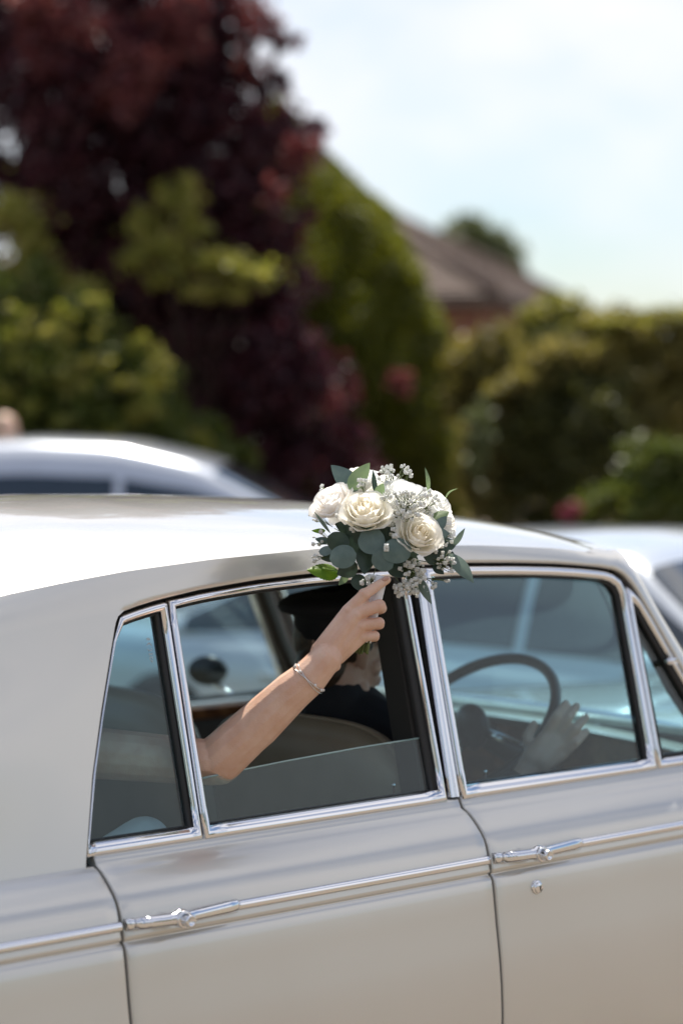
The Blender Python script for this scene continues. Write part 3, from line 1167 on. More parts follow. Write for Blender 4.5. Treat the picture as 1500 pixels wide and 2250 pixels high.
# steering wheel
SWC = Vector((0.468, -0.370, 0.998))
tl_ = R(48)
su = Vector((math.sin(tl_), 0, math.cos(tl_)))
sv = Vector((0, 1, 0))
sw = MB()
sw.tube([SWC + (su * math.cos(a) + sv * math.sin(a)) * 0.222 for a in np.linspace(0, 2 * math.pi, 49)[:-1]], 0.0135, 10, closed=True)
swo = sw.build('steering_wheel', M['black'], car)
sp = MB()
for a in (R(100), R(260), R(180)):
    sp.tube([SWC - Vector((-0.01, 0, 0.006)), SWC + (su * math.cos(a) + sv * math.sin(a)) * 0.218], [0.012, 0.007], 8)
sp.build('wheel_spoke', M['chrome'], swo)
sp = MB()
sp.ellipsoid(SWC, (0.022, 0.055, 0.055))
sp.build('horn_boss', M['black'], swo)
sp = MB()
sp.tube([SWC, SWC + Vector((0.40, 0, -0.22))], 0.03, 10)
sp.build('steering_column', M['black'], swo)

# passenger-side door mirror on its arm
mm = MB()
v = []
n = 24
mc = Vector((0.755, 0.985, 0.9945))
dirm = Vector((0.88, 0.47, 0)).normalized()        # from glass to shell nose
side = Vector((-dirm.y, dirm.x, 0))
prof = [(0.0, 0.001), (0.0, 0.96), (0.012, 1.0), (0.03, 0.92), (0.05, 0.70), (0.066, 0.36), (0.072, 0.02)]
for k in range(n):
    an = 2 * math.pi * k / n
    for (h, r_) in prof:
        v.append(mc + dirm * h + side * (math.cos(an) * 0.060 * r_) + Vector((0, 0, 1)) * (math.sin(an) * 0.043 * r_))
mirror = mo('door_mirror', v, grid_faces(n, len(prof), 0, True), M['black'], car)
ar = MB()
ar.tube([mc + dirm * 0.03 - Vector((0, 0, 0.03)), (0.80, 0.93, 0.93), (0.80, 0.86, 0.885)], 0.008, 8)
ar.build('mirror_arm', M['chrome'], mirror)

# ================================================================== people
W = lambda p: c2w(p)


def head_shapes(mb, c, fwd, up, k=1.0):
    """skull, jaw, brow, nose, lips and ears round centre c, all fused with the body"""
    f = Vector(fwd).normalized()
    u = (Vector(up) - f * Vector(up).dot(f)).normalized()
    r = f.cross(u)
    m = Matrix((f, r, u)).transposed()
    c = Vector(c)
    P = lambda a, b, d: c + (f * a + r * b + u * d) * k
    mb.ellipsoid(P(-0.012, 0, 0.028), (0.096 * k, 0.076 * k, 0.092 * k), m)
    mb.ellipsoid(P(0.022, 0, -0.030), (0.066 * k, 0.062 * k, 0.082 * k), m)
    mb.capsule(P(0.050, 0, -0.092), 0.027 * k, P(0.030, 0, -0.075), 0.035 * k)
    mb.capsule(P(0.080, 0, 0.018), 0.011 * k, P(0.104, 0, -0.026), 0.0125 * k)
    for s_ in (-1, 1):
        mb.capsule(P(0.070, s_ * 0.015, 0.030), 0.014 * k, P(0.060, s_ * 0.045, 0.028), 0.012 * k)
        mb.capsule(P(0.060, s_ * 0.035, -0.022), 0.022 * k, P(0.040, s_ * 0.052, -0.030), 0.018 * k)
        mb.capsule(P(-0.012, s_ * 0.080, 0.010), 0.013 * k, P(-0.006, s_ * 0.076, -0.024), 0.009 * k, flat=(1.2, 0.6))
        mb.capsule(P(0.010, s_ * 0.050, -0.075), 0.020 * k, P(0.045, s_ * 0.018, -0.095), 0.018 * k)
    mb.capsule(P(0.086, -0.018, -0.058), 0.007 * k, P(0.086, 0.018, -0.058), 0.007 * k)
    mb.capsule(P(0.084, -0.014, -0.068), 0.0075 * k, P(0.084, 0.014, -0.068), 0.0075 * k)
    return P


def eyes(parent, P):
    wm = mat_simple('eye_white', (0.75, 0.73, 0.70), 0.2)
    im = mat_simple('eye_iris', (0.06, 0.035, 0.02), 0.15)
    for s_ in (-1, 1):
        e = MB()
        e.ellipsoid(P(0.072, s_ * 0.031, 0.008), (0.0115, 0.0115, 0.0115))
        o = e.build('eye', wm, parent, world=True)
        e = MB()
        e.ellipsoid(P(0.0805, s_ * 0.031, 0.008), (0.0042, 0.0052, 0.0052))
        e.build('iris', im, o, world=True)


# ---------------------------------------------------------------- the bride in the rear seat
bride = empty('person', W((-0.95, -0.40, 0.56)), 0, 'person in white dress reaching a bare arm out of the rear window', 'person')
DH = 4.72                                    # depth of the hand
mb = MB()
SH = W((-0.965, -0.48, 1.105))               # right shoulder
EL = at(466, 1676, 4.735)
MC = at(566, 1592, 4.722)
MD = at(640, 1521, 4.705)
BR = at(677, 1491, 4.700)
WR = at(716, 1447, 4.700)
mb.capsule(SH, 0.058, SH.lerp(EL, 0.55), 0.050)
mb.capsule(SH.lerp(EL, 0.55), 0.050, EL, 0.045)
mb.capsule(EL, 0.0455, MC, 0.0455)
mb.capsule(EL + Vector((0.015, 0, -0.004)), 0.0405, MC.lerp(MD, 0.4), 0.0425)
mb.capsule(MC, 0.0455, MD, 0.0395)
mb.capsule(MD, 0.0395, BR, 0.0362)
mb.capsule(BR, 0.0362, WR, 0.0308)
H = lambda x, y, d=0.0: at(x, y, DH + d)
# back of the hand: four metacarpals over the palm
mb.capsule(H(708, 1434, -0.004), 0.0245, H(763, 1349, 0.000), 0.0160)
mb.capsule(H(716, 1440, -0.008), 0.0255, H(777, 1355, -0.007), 0.0160)
mb.capsule(H(727, 1440, -0.004), 0.0245, H(788, 1378, -0.004), 0.0152)
mb.capsule(H(738, 1437, 0.004), 0.0225, H(792, 1400, 0.004), 0.0140)
mb.capsule(H(745, 1430, 0.012), 0.0190, H(780, 1394, 0.014), 0.0140)
mb.ellipsoid(H(766, 1343, -0.008), (0.0105, 0.0095, 0.0105))
mb.ellipsoid(H(783, 1352, -0.014), (0.0105, 0.0095, 0.0105))
mb.ellipsoid(H(793, 1376, -0.011), (0.0098, 0.0090, 0.0098))
mb.ellipsoid(H(796, 1400, -0.003), (0.0090, 0.0085, 0.0090))
mb.ellipsoid(H(735, 1462, -0.020), (0.0125, 0.0110, 0.0125))
mb.capsule(H(724, 1428, -0.026), 0.0050, H(776, 1360, -0.018), 0.0042)
mb.capsule(H(733, 1434, -0.023), 0.0048, H(788, 1380, -0.015), 0.0040)
# index finger laid up along the stems
mb.capsule(H(764, 1344), 0.0142, H(800, 1307, -0.004), 0.0118)
mb.ellipsoid(H(800, 1306, -0.005), (0.0128, 0.0120, 0.0125))
mb.capsule(H(800, 1307, -0.004), 0.0114, H(829, 1287, 0.002), 0.0098)
mb.capsule(H(829, 1287, 0.002), 0.0098, H(850, 1274, 0.006), 0.0080)
# middle, ring and little fingers closed round the handle
mb.capsule(H(780, 1349, -0.006), 0.0142, H(832, 1331, -0.006), 0.0124)
mb.ellipsoid(H(833, 1331, -0.006), (0.0132, 0.0128, 0.0132))
mb.capsule(H(833, 1332, -0.004), 0.0122, H(838, 1337, 0.028), 0.0108)
mb.capsule(H(838, 1337, 0.028), 0.0106, H(808, 1348, 0.048), 0.0090)
mb.capsule(H(791, 1374, -0.005), 0.0126, H(831, 1369, -0.004), 0.0110)
mb.ellipsoid(H(832, 1369, -0.004), (0.0118, 0.0114, 0.0118))
mb.capsule(H(832, 1369, -0.002), 0.0110, H(834, 1373, 0.026), 0.0096)
mb.capsule(H(834, 1373, 0.026), 0.0094, H(804, 1381, 0.044), 0.0082)
mb.capsule(H(793, 1399, 0.001), 0.0112, H(822, 1397, 0.001), 0.0094)
mb.ellipsoid(H(823, 1397, 0.001), (0.0101, 0.0098, 0.0101))
mb.capsule(H(823, 1397, 0.003), 0.0094, H(824, 1401, 0.024), 0.0084)
mb.capsule(H(824, 1401, 0.024), 0.0082, H(799, 1406, 0.038), 0.0072)
# thumb from the side of the palm, behind the handle
mb.capsule(H(728, 1415, 0.018), 0.0190, H(770, 1368, 0.048), 0.0145)
mb.capsule(H(770, 1368, 0.048), 0.0135, H(807, 1334, 0.050), 0.0118)
mb.capsule(H(807, 1334, 0.050), 0.0116, H(831, 1311, 0.040), 0.0092)
# trunk, neck, head, other arm, legs
mb.capsule(W((-0.98, -0.40, 0.66)), 0.135, W((-1.00, -0.40, 0.86)), 0.115, flat=(1.0, 1.2))
mb.capsule(W((-1.00, -0.40, 0.86)), 0.118, W((-1.00, -0.38, 1.04)), 0.115, flat=(0.9, 1.2))
mb.capsule(SH, 0.055, W((-1.00, -0.36, 1.13)), 0.062)
mb.capsule(W((-1.00, -0.36, 1.13)), 0.062, W((-1.00, -0.20, 1.10)), 0.052)
mb.capsule(W((-1.00, -0.36, 1.12)), 0.052, W((-0.985, -0.36, 1.23)), 0.048)
mb.capsule(W((-1.00, -0.19, 1.10)), 0.048, W((-0.90, -0.12, 0.86)), 0.040)
mb.capsule(W((-0.90, -0.12, 0.86)), 0.038, W((-0.70, -0.22, 0.80)), 0.028)
mb.capsule(W((-0.70, -0.22, 0.80)), 0.026, W((-0.63, -0.26, 0.80)), 0.020)
for dy in (0, 0.018, -0.018, 0.034):
    mb.capsule(W((-0.64, -0.26 + dy, 0.80)), 0.010, W((-0.565, -0.28 + dy * 1.1, 0.785)), 0.008)
for s_ in (-1, 1):
    mb.capsule(W((-0.96, -0.40 + s_ * 0.09, 0.62)), 0.10, W((-0.52, -0.40 + s_ * 0.10, 0.62)), 0.075)
    mb.capsule(W((-0.52, -0.40 + s_ * 0.10, 0.62)), 0.065, W((-0.45, -0.40 + s_ * 0.09, 0.38)), 0.045)
HC = W((-0.965, -0.36, 1.305)) - Vector((0, 0, 0.005))
FW = (W((1, 0.1, 0)) - W((0, 0, 0))).normalized()
PH = head_shapes(mb, HC, FW, (0, 0, 1), 0.90)
body = link('body', fuse(mb, 0.0019, 3, 0.5), M['skin'], bride, world=True)
eyes(bride, PH)
# nail of the index finger
nb_ = MB()
nb_.ellipsoid(H(846, 1272, -0.002), (0.0075, 0.0032, 0.0048), Matrix.Rotation(R(-32), 3, 'Y'))
nb_.build('finger_nail', M['nail'], bride, world=True)
# hair drawn back into a knot
hb = MB()
hb.ellipsoid(PH(-0.030, 0, 0.045), (0.098, 0.086, 0.084))
hb.ellipsoid(PH(-0.125, 0, 0.0), (0.045, 0.05, 0.05))
link('hair', fuse(hb, 0.006, 2), M['hair'], bride, world=True)
# dress
db = MB()
db.capsule(W((-0.98, -0.40, 0.66)), 0.150, W((-1.00, -0.40, 0.86)), 0.130, flat=(1.0, 1.2))
db.capsule(W((-1.00, -0.40, 0.86)), 0.132, W((-1.00, -0.385, 1.00)), 0.127, flat=(0.92, 1.2))
for s_ in (-1, 1):
    db.capsule(W((-0.96, -0.40 + s_ * 0.10, 0.63)), 0.135, W((-0.52, -0.40 + s_ * 0.12, 0.64)), 0.12)
    db.capsule(W((-0.52, -0.40 + s_ * 0.10, 0.62)), 0.11, W((-0.45, -0.40 + s_ * 0.10, 0.36)), 0.10)
db.capsule(W((-0.80, -0.60, 0.74)), 0.09, W((-0.60, -0.62, 0.83)), 0.06)
db.capsule(W((-0.92, -0.62, 0.78)), 0.08, W((-0.72, -0.655, 0.905)), 0.055)
link('dress', fuse(db, 0.008, 3), M['dress'], bride, world=True)

# ---------------------------------------------------------------- bracelet
ax = (WR - MD).normalized()
b_up = Vector((0, -1, 0))
b1 = (b_up - ax * b_up.dot(ax)).normalized()
b2 = ax.cross(b1)
bracelet = empty('bracelet', BR, 0, 'thin silver double chain bracelet with small pearls on the raised wrist', 'bracelet')
for k_, (tilt, sh) in enumerate(((0.16, -0.001), (-0.22, 0.004))):
    t = MB()
    pts = []
    for a in np.linspace(0, 2 * math.pi, 61)[:-1]:
        pts.append(BR + (b1 * math.cos(a) + b2 * math.sin(a)) * (0.0378 + 0.0008 * math.sin(5 * a)) + ax * (tilt * 0.03 * math.sin(a + 0.6) + sh))
    t.tube(pts, 0.0008, 6, closed=True)
    t.build('chain', M['silver'], bracelet, world=True)
for a in (-1.12, -0.62, 0.42, 0.95, 1.9, 2.8, 4.2):
    e = MB()
    e.ellipsoid(BR + (b1 * math.cos(a) + b2 * math.sin(a)) * 0.0395 + ax * (0.002 + 0.003 * math.sin(a + 0.6)), (0.0031, 0.0031, 0.0031), None, 10, 6)
    e.build('pearl', M['pearl'], bracelet, world=True)

# ---------------------------------------------------------------- the chauffeur
drv = empty('person', W((0.20, -0.38, 0.56)), 0, 'person in dark suit and peaked cap at the steering wheel', 'person')
mb = MB()
HC = W((0.055, -0.375, 1.205))
FW = (W((1, -0.06, -0.05)) - W((0, 0, 0))).normalized()
PH = head_shapes(mb, HC, FW, (0, 0, 1), 1.06)
mb.capsule(W((0.03, -0.38, 1.16)), 0.062, W((0.03, -0.38, 1.02)), 0.066)
mb.capsule(W((0.26, -0.38, 0.60)), 0.14, W((0.18, -0.38, 0.90)), 0.10, flat=(0.8, 1.2))
mb.capsule(W((0.18, -0.38, 0.90)), 0.10, W((0.06, -0.38, 1.05)), 0.07, flat=(0.8, 1.2))
hn = W((0.705, -0.565, 0.965))
# near hand laid on the rim, fingers lifted
HN = lambda p: W((p[0] - 0.035, p[1] + 0.022, p[2] + 0.004))
HQ = lambda x, y, d=0.0: at(x, y, 5.46 + d)
mb.capsule(HQ(1146, 1712), 0.0290, HQ(1176, 1662), 0.0290, flat=(1, 0.75))
mb.capsule(HQ(1170, 1665), 0.0270, HQ(1198, 1618), 0.0165)
mb.capsule(HQ(1182, 1664), 0.0270, HQ(1216, 1620), 0.0165)
mb.capsule(HQ(1190, 1668), 0.0260, HQ(1230, 1634), 0.0160)
mb.capsule(HQ(1192, 1676), 0.0230, HQ(1236, 1656), 0.0145)
for (a_, b_, c_) in (((1198, 1614), (1222, 1572), (1242, 1546)), ((1216, 1617), (1248, 1576), (1266, 1552)), ((1230, 1632), (1264, 1600), (1286, 1576)), ((1236, 1655), (1264, 1632), (1286, 1608))):
    mb.capsule(HQ(*a_), 0.0125, HQ(*b_, -0.012), 0.0112)
    mb.capsule(HQ(*b_, -0.012), 0.0110, HQ(*c_, 0.006), 0.0092)
mb.capsule(HQ(1166, 1652, 0.02), 0.0160, HQ(1158, 1618, 0.035), 0.0130)
mb.capsule(HQ(1158, 1618, 0.035), 0.0125, HQ(1172, 1592, 0.045), 0.0100)
EB = W((0.22, -0.58, 0.78))
mb.capsule(EB, 0.044, HQ(1146, 1712), 0.029)
mb.capsule(W((0.10, -0.56, 1.00)), 0.050, EB, 0.044)
# far arm and hand
mb.capsule(W((0.10, -0.20, 1.00)), 0.050, W((0.22, -0.16, 0.80)), 0.044)
mb.capsule(W((0.22, -0.16, 0.80)), 0.040, W((0.38, -0.185, 0.92)), 0.030)
mb.capsule(W((0.38, -0.185, 0.92)), 0.028, W((0.43, -0.18, 0.975)), 0.022)
for k_ in range(4):
    mb.capsule(W((0.43, -0.205 + 0.018 * k_, 0.975)), 0.011, W((0.475, -0.175 + 0.014 * k_, 1.02 - 0.01 * k_)), 0.009)
for s_ in (-1, 1):
    mb.capsule(W((0.24, -0.38 + s_ * 0.09, 0.56)), 0.09, W((0.58, -0.38 + s_ * 0.10, 0.58)), 0.07)
    mb.capsule(W((0.58, -0.38 + s_ * 0.10, 0.58)), 0.06, W((0.86, -0.38 + s_ * 0.10, 0.36)), 0.045)
link('body', fuse(mb, 0.0040, 3, 0.5), M['skin_d'], drv, world=True)
eyes(drv, PH)
hb = MB()
hb.ellipsoid(PH(-0.026, 0, 0.030), (0.094, 0.083, 0.085))
hb.ellipsoid(PH(-0.055, 0, -0.030), (0.062, 0.070, 0.060))
link('hair', fuse(hb, 0.006, 2), M['hair'], drv, world=True)
jb = MB()
jb.capsule(W((0.26, -0.38, 0.58)), 0.165, W((0.20, -0.38, 0.88)), 0.135, flat=(0.8, 1.25))
jb.capsule(W((0.20, -0.38, 0.88)), 0.120, W((0.09, -0.38, 1.06)), 0.085, flat=(0.8, 1.25))
jb.capsule(W((0.085, -0.55, 1.005)), 0.072, W((0.06, -0.40, 1.055)), 0.080)
jb.capsule(W((0.06, -0.40, 1.055)), 0.080, W((0.085, -0.21, 1.005)), 0.072)
jb.capsule(W((0.045, -0.38, 1.05)), 0.084, W((0.03, -0.38, 1.095)), 0.078)
jb.capsule(W((0.10, -0.565, 1.00)), 0.070, EB, 0.060)
jb.capsule(EB, 0.058, EB.lerp(HQ(1146, 1712), 0.86), 0.042)
jb.capsule(W((0.10, -0.20, 1.00)), 0.070, W((0.22, -0.16, 0.80)), 0.060)
jb.capsule(W((0.22, -0.16, 0.80)), 0.056, W((0.36, -0.185, 0.90)), 0.042)
for s_ in (-1, 1):
    jb.capsule(W((0.24, -0.38 + s_ * 0.09, 0.56)), 0.105, W((0.58, -0.38 + s_ * 0.10, 0.58)), 0.085)
    jb.capsule(W((0.58, -0.38 + s_ * 0.10, 0.58)), 0.078, W((0.84, -0.38 + s_ * 0.10, 0.38)), 0.06)
link('suit', fuse(jb, 0.008, 4), M['suit'], drv, world=True)
# peaked cap
prof = [(0.098, 0.028), (0.101, 0.030), (0.104, 0.075), (0.108, 0.080), (0.137, 0.098), (0.143, 0.108), (0.139, 0.119), (0.118, 0.132), (0.07, 0.142), (0.002, 0.145)]
v = []
n = 36
F3 = FW
U3 = Vector((0, 0, 1))
R3 = F3.cross(U3).normalized()
for k in range(n):
    an = 2 * math.pi * k / n
    for (r_, h) in prof:
        fr = math.cos(an)
        lift_ = 0.012 * fr if h > 0.09 else 0
        v.append(HC + F3 * (r_ * fr - 0.012) + R3 * (r_ * 0.90 * math.sin(an)) + U3 * (h + lift_))
cap = mo('peaked_cap', v, grid_faces(n, len(prof), 0, True), M['suit'], drv, world=True)
v = []
for k in range(19):
    an = R(-62) + R(124) * k / 18
    for t in (0, 0.5, 1):
        r_ = 0.100 + 0.062 * t * math.cos(an * 1.25)
        v.append(HC + F3 * (r_ * math.cos(an) - 0.012) + R3 * (r_ * 0.9 * math.sin(an)) + U3 * (0.032 - 0.030 * t * math.cos(an * 1.2)))
mo('cap_peak', v, grid_faces(19, 3), M['black'], cap, world=True)

# ================================================================== the bouquet
def mat_petal(name, c, c2, trans):
    m, n, l, p = nt(name)
    ra, no, tc = noise_mix(n, l, 35.0, c, c2, 0.35, 0.7, 3)
    l.new(ra.outputs['Color'], p.inputs['Base Color'])
    p.inputs['Roughness'].default_value = 0.55
    p.inputs['Specular IOR Level'].default_value = 0.3
    nb = n.new('ShaderNodeTexNoise')
    nb.inputs['Scale'].default_value = 120
    l.new(tc.outputs['Object'], nb.inputs['Vector'])
    bump(n, l, p, nb.outputs['Fac'], 0.12, 0.002)
    tl = n.new('ShaderNodeBsdfTranslucent')
    hs = n.new('ShaderNodeHueSaturation')
    hs.inputs['Value'].default_value = 1.12 if c[0] > 0.7 else 1.5
    l.new(ra.outputs['Color'], hs.inputs['Color'])
    l.new(hs.outputs['Color'], tl.inputs['Color'])
    mx = n.new('ShaderNodeMixShader')
    mx.inputs['Fac'].default_value = trans
    l.new(p.outputs['BSDF'], mx.inputs[1])
    l.new(tl.outputs['BSDF'], mx.inputs[2])
    l.new(mx.outputs['Shader'], n['Material Output'].inputs['Surface'])
    return m


def mat_blade(name, c, c2, trans=0.2, rough=0.45, vein=(0.3, 0.4, 0.3)):
    m = mat_petal(name, c, c2, trans)
    p = m.node_tree.nodes['Principled BSDF']
    p.inputs['Roughness'].default_value = rough
    p.inputs['Specular IOR Level'].default_value = 0.45
    return m


M['petal'] = mat_petal('cream_petal', (0.94, 0.92, 0.86), (0.93, 0.90, 0.82), 0.5)
M['petal_in'] = mat_petal('warm_petal', (0.94, 0.90, 0.80), (0.93, 0.87, 0.74), 0.5)
M['petal_w'] = mat_petal('white_petal', (0.94, 0.94, 0.92), (0.94, 0.93, 0.90), 0.5)
M['petal_pk'] = mat_petal('blush_petal', (0.94, 0.92, 0.89), (0.93, 0.90, 0.86), 0.5)
M['gyp'] = mat_petal('white_floret', (0.82, 0.82, 0.80), (0.74, 0.75, 0.70), 0.25)
M['euc'] = mat_blade('blue_green_leaf', (0.13, 0.185, 0.165), (0.085, 0.135, 0.122), 0.10)
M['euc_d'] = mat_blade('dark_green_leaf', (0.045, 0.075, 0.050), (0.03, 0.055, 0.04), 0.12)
M['euc_l'] = mat_blade('light_green_leaf', (0.20, 0.27, 0.13), (0.15, 0.22, 0.11), 0.35)
M['rose_leaf'] = mat_blade('fresh_green_leaf', (0.20, 0.34, 0.02), (0.10, 0.22, 0.015), 0.5, 0.35)
M['slim_leaf'] = mat_blade('grey_green_leaf', (0.14, 0.19, 0.15), (0.10, 0.15, 0.12), 0.2, 0.3)
M['stem'] = mat_simple('green_stem', (0.11, 0.15, 0.035), 0.5, c2=(0.07, 0.10, 0.025), scale=90)
M['ribbon'] = mat_simple('white_ribbon', (0.80, 0.80, 0.82), 0.4, bump_s=0.2, bump_scale=200)

BD = 4.83
BQ = at(840, 1160, BD)
bouquet = empty('bouquet', at(797, 1430, DH + 0.02), 0, 'bridal bouquet of cream roses, eucalyptus and white filler flowers held up outside the car', 'bouquet')


def petal_mesh(r0, h, half, curl, seed, close=0.0):
    """one cupped petal, base at the axis, rim rolled outwards"""
    rg = random.Random(seed)
    nu, nv = 9, 8
    ph = rg.uniform(0, 6)
    v = []
    for j in range(nv):
        t = j / (nv - 1)
        for i in range(nu):
            u = i / (nu - 1) * 2 - 1
            wdt = half * (0.55 + 0.45 * math.sin(math.pi * min(1, t * 0.62 + 0.12)))
            a = u * wdt
            r_ = r0 * (0.30 + 0.70 * math.sin(min(1, t * 1.15) * math.pi / 2)) * (1 - 0.05 * abs(u))
            tip = max(0, t - 0.62) / 0.38
            r_ -= close * r0 * max(0, t - 0.55) / 0.45
            edge = max(0, abs(u) - 0.55) / 0.45
            r_ += curl * (tip ** 2 * (0.7 + 0.5 * math.cos(u * 2.0)) + 0.25 * edge ** 2 * t)
            z = h * (t - (0.10 + 0.05 * math.sin(ph)) * u * u * t * t + 0.025 * math.sin(ph + u * 3.3) * t * t * min(1, r0 / 0.02)) - curl * 0.55 * tip ** 3
            wob = (0.0011 * math.sin(ph + u * 4 + t * 3) + 0.0009 * math.sin(ph * 2 + u * 9)) * t * min(1, r0 / 0.02)
            v.append(((r_ + wob) * math.cos(a), (r_ + wob) * math.sin(a), z))
    return mesh_of(v, grid_faces(nv, nu), True, 'petal')


PSET = []
LAYERS = [  # radius, height, half-angle, curl, count, warm
    (0.0060, 0.0480, 1.9, 0.0000, 3, 1), (0.0115, 0.0495, 1.50, 0.0006, 3, 1), (0.0170, 0.0500, 1.30, 0.0014, 3, 1),
    (0.0225, 0.0500, 1.15, 0.0026, 4, 0), (0.0280, 0.0490, 1.05, 0.0040, 4, 0), (0.0330, 0.0460, 0.98, 0.0060, 5, 0), (0.0370, 0.0400, 0.92, 0.0075, 5, 0)]
for li, (r0, h, hf, cu, cnt, wm_) in enumerate(LAYERS):
    PSET.append([petal_mesh(r0, h, hf, cu * f, li * 7 + q, (0.55, 0.42, 0.30, 0.20, 0.10, 0.02, 0.0)[li]) for q, f in enumerate((0.8, 1.15, 1.5))])
PM = {}


def petal_data(li, q, key):
    if (li, q, key) not in PM:
        me = PSET[li][q].copy()
        me.materials.clear()
        me.materials.append(M[key])
        PM[(li, q, key)] = me
    return PM[(li, q, key)]


def rose(pos, axis, scale, seed, outer='petal', inner='petal_in', label=None, spread=1.0):
    rg = random.Random(seed)
    e = bpy.data.objects.new('rose', None)
    col.objects.link(e)
    e.parent = bouquet
    q = Vector(axis).normalized().to_track_quat('Z', 'Y')
    e.matrix_local = Matrix.Translation(Vector(pos) - bouquet.location) @ q.to_matrix().to_4x4() @ Matrix.Rotation(rg.uniform(0, 6.3), 4, 'Z') @ Matrix.Scale(scale, 4) @ Matrix.Translation((0, 0, -0.025))
    if label:
        e['label'] = label
    th = rg.uniform(0, 6.3)
    for li, (r0, h, hf, cu, cnt, wm_) in enumerate(LAYERS):
        th += 0.9
        for k in range(cnt):
            o = bpy.data.objects.new('petal', petal_data(li, rg.randrange(3), inner if wm_ else outer))
            col.objects.link(o)
            o.parent = e
            a = th + 2 * math.pi * k / cnt + rg.uniform(-0.18, 0.18)
            tilt = rg.uniform(-0.03, 0.05) + 0.02 * li * spread
            o.matrix_local = Matrix.Rotation(a, 4, 'Z') @ Matrix.Rotation(tilt, 4, 'Y') @ Matrix.Translation((0, 0, rg.uniform(-0.0015, 0.0015) - 0.0006 * li))
    cx_ = MB()
    cx_.ellipsoid((0, 0, -0.004), (0.013, 0.013, 0.014), None, 10, 6)
    o = cx_.build('calyx', M['stem'], e)
    return e


# axes: x right, y away from the camera, z up
rose(at(729, 1103, 4.80), (-0.50, -0.52, 0.72), 1.02, 1, 'petal_pk', 'petal_pk', 'blush-white rose at the left of the bouquet')
rose(at(803, 1124, 4.755), (-0.04, -0.66, 0.76), 1.14, 2, 'petal', 'petal_in', 'open cream rose in the middle')
rose(at(884, 1098, 4.80), (0.08, -0.60, 0.85), 1.16, 3, 'petal_w', 'petal_w', 'white rose at the top of the bouquet')
rose(at(921, 1175, 4.745), (0.30, -0.78, 0.52), 1.04, 4, 'petal', 'petal_in', 'cream rose at the lower right')
rose(at(953, 1112, 4.85), (0.62, -0.42, 0.66), 0.98, 5, 'petal_w', 'petal_w')
rose(at(788, 1052, 4.90), (-0.12, -0.2, 0.97), 0.92, 6, 'petal_w', 'petal')
rose(at(974, 1146, 4.88), (0.85, -0.30, 0.5), 0.86, 7, 'petal_w', 'petal')
rose(at(850, 1080, 4.95), (0.0, 0.62, 0.78), 1.0, 8, 'petal_w', 'petal')
rose(at(760, 1110, 4.94), (-0.55, 0.60, 0.55), 1.0, 9, 'petal_w', 'petal')


def blade(name, base, tip, width, mat, nrm=(0, -1, 0.2), shape='oval', bend=0.0, fold=0.12, parent=None, nl=13, serr=0.0, curl=0.0):
    base, tip = Vector(base), Vector(tip)
    d = tip - base
    L = d.length
    t_ = d.normalized()
    nn = Vector(nrm)
    nn = (nn - t_ * nn.dot(t_)).normalized()
    b_ = t_.cross(nn)
    v = []
    nw = 7
    for i in range(nl):
        t = i / (nl - 1)
        if shape == 'round':
            w = math.sqrt(max(0, 1 - (2 * t - 1) ** 2)) * (1 + 0.10 * (0.5 - t))
        elif shape == 'slim':
            w = math.sin(math.pi * t ** 0.85) ** 0.9
        elif shape == 'egg':
            w = math.sin(math.pi * t ** 0.72) ** 0.8
        else:
            w = math.sin(math.pi * t ** 0.9) ** 0.75
        w = max(w, 0.02)
        for j in range(nw):
            q = j / (nw - 1) * 2 - 1
            ww = w * (1 + (serr * ((i % 2) * 2 - 1) if abs(q) == 1 else 0))
            p = base + t_ * (L * t) + b_ * (q * ww * width / 2) + nn * (-fold * width * abs(q) * ww * 0.5 + bend * L * math.sin(math.pi * t) + curl * L * (q * 0.5) * t)
            v.append(p)
    return mo(name, v, grid_faces(nl, nw), M[mat], parent or bouquet, world=True)


def bl(b, t, w, mat, db=4.76, dt=None, **k):
    blade('leaf', at(b[0], b[1], db), at(t[0], t[1], dt if dt else db), w / FPX * db, mat, **k)


# round eucalyptus leaves in front
bl((792, 1200), (848, 1158), 62, 'euc_d', 4.775, 4.765, shape='round', nrm=(-0.3, -1, 0.1))
bl((793, 1170), (840, 1207), 60, 'euc', 4.735, 4.730, shape='round', nrm=(0.05, -1, 0.25))
bl((904, 1205), (838, 1215), 56, 'euc', 4.722, 4.715, shape='round', nrm=(0.1, -1, 0.12))
bl((783, 1217), (724, 1229), 52, 'euc', 4.725, 4.715, shape='round', nrm=(-0.1, -1, 0.1))
bl((818, 1218), (862, 1248), 44, 'euc', 4.73, 4.72, shape='round', nrm=(0.0, -1, -0.15))
bl((765, 1205), (720, 1178), 46, 'euc_d', 4.75, 4.75, shape='round', nrm=(-0.4, -1, 0.2))
bl((790, 1218), (768, 1150), 44, 'euc_d', 4.765, 4.755, shape='egg', nrm=(-0.2, -1, 0.0))
bl((806, 1200), (800, 1262), 46, 'euc_d', 4.755, 4.745, shape='egg', nrm=(0.3, -1, -0.1))
bl((785, 1240), (740, 1262), 46, 'euc_d', 4.76, 4.75, shape='egg', nrm=(0, -1, -0.3))
bl((700, 1212), (738, 1206), 26, 'euc', 4.78, 4.77, shape='egg', nrm=(0, -0.8, 0.6))
bl((880, 1180), (838, 1172), 40, 'euc_d', 4.775, 4.77, shape='round')
bl((780, 1262), (800, 1302), 34, 'euc_d', 4.78, 4.775, shape='egg', nrm=(0.2, -1, 0.1))
bl((850, 1240), (905, 1262), 40, 'euc_d', 4.785, 4.78, shape='egg')
bl((930, 1225), (985, 1212), 44, 'euc_d', 4.785, 4.79, shape='egg', nrm=(0.2, -1, 0.3))
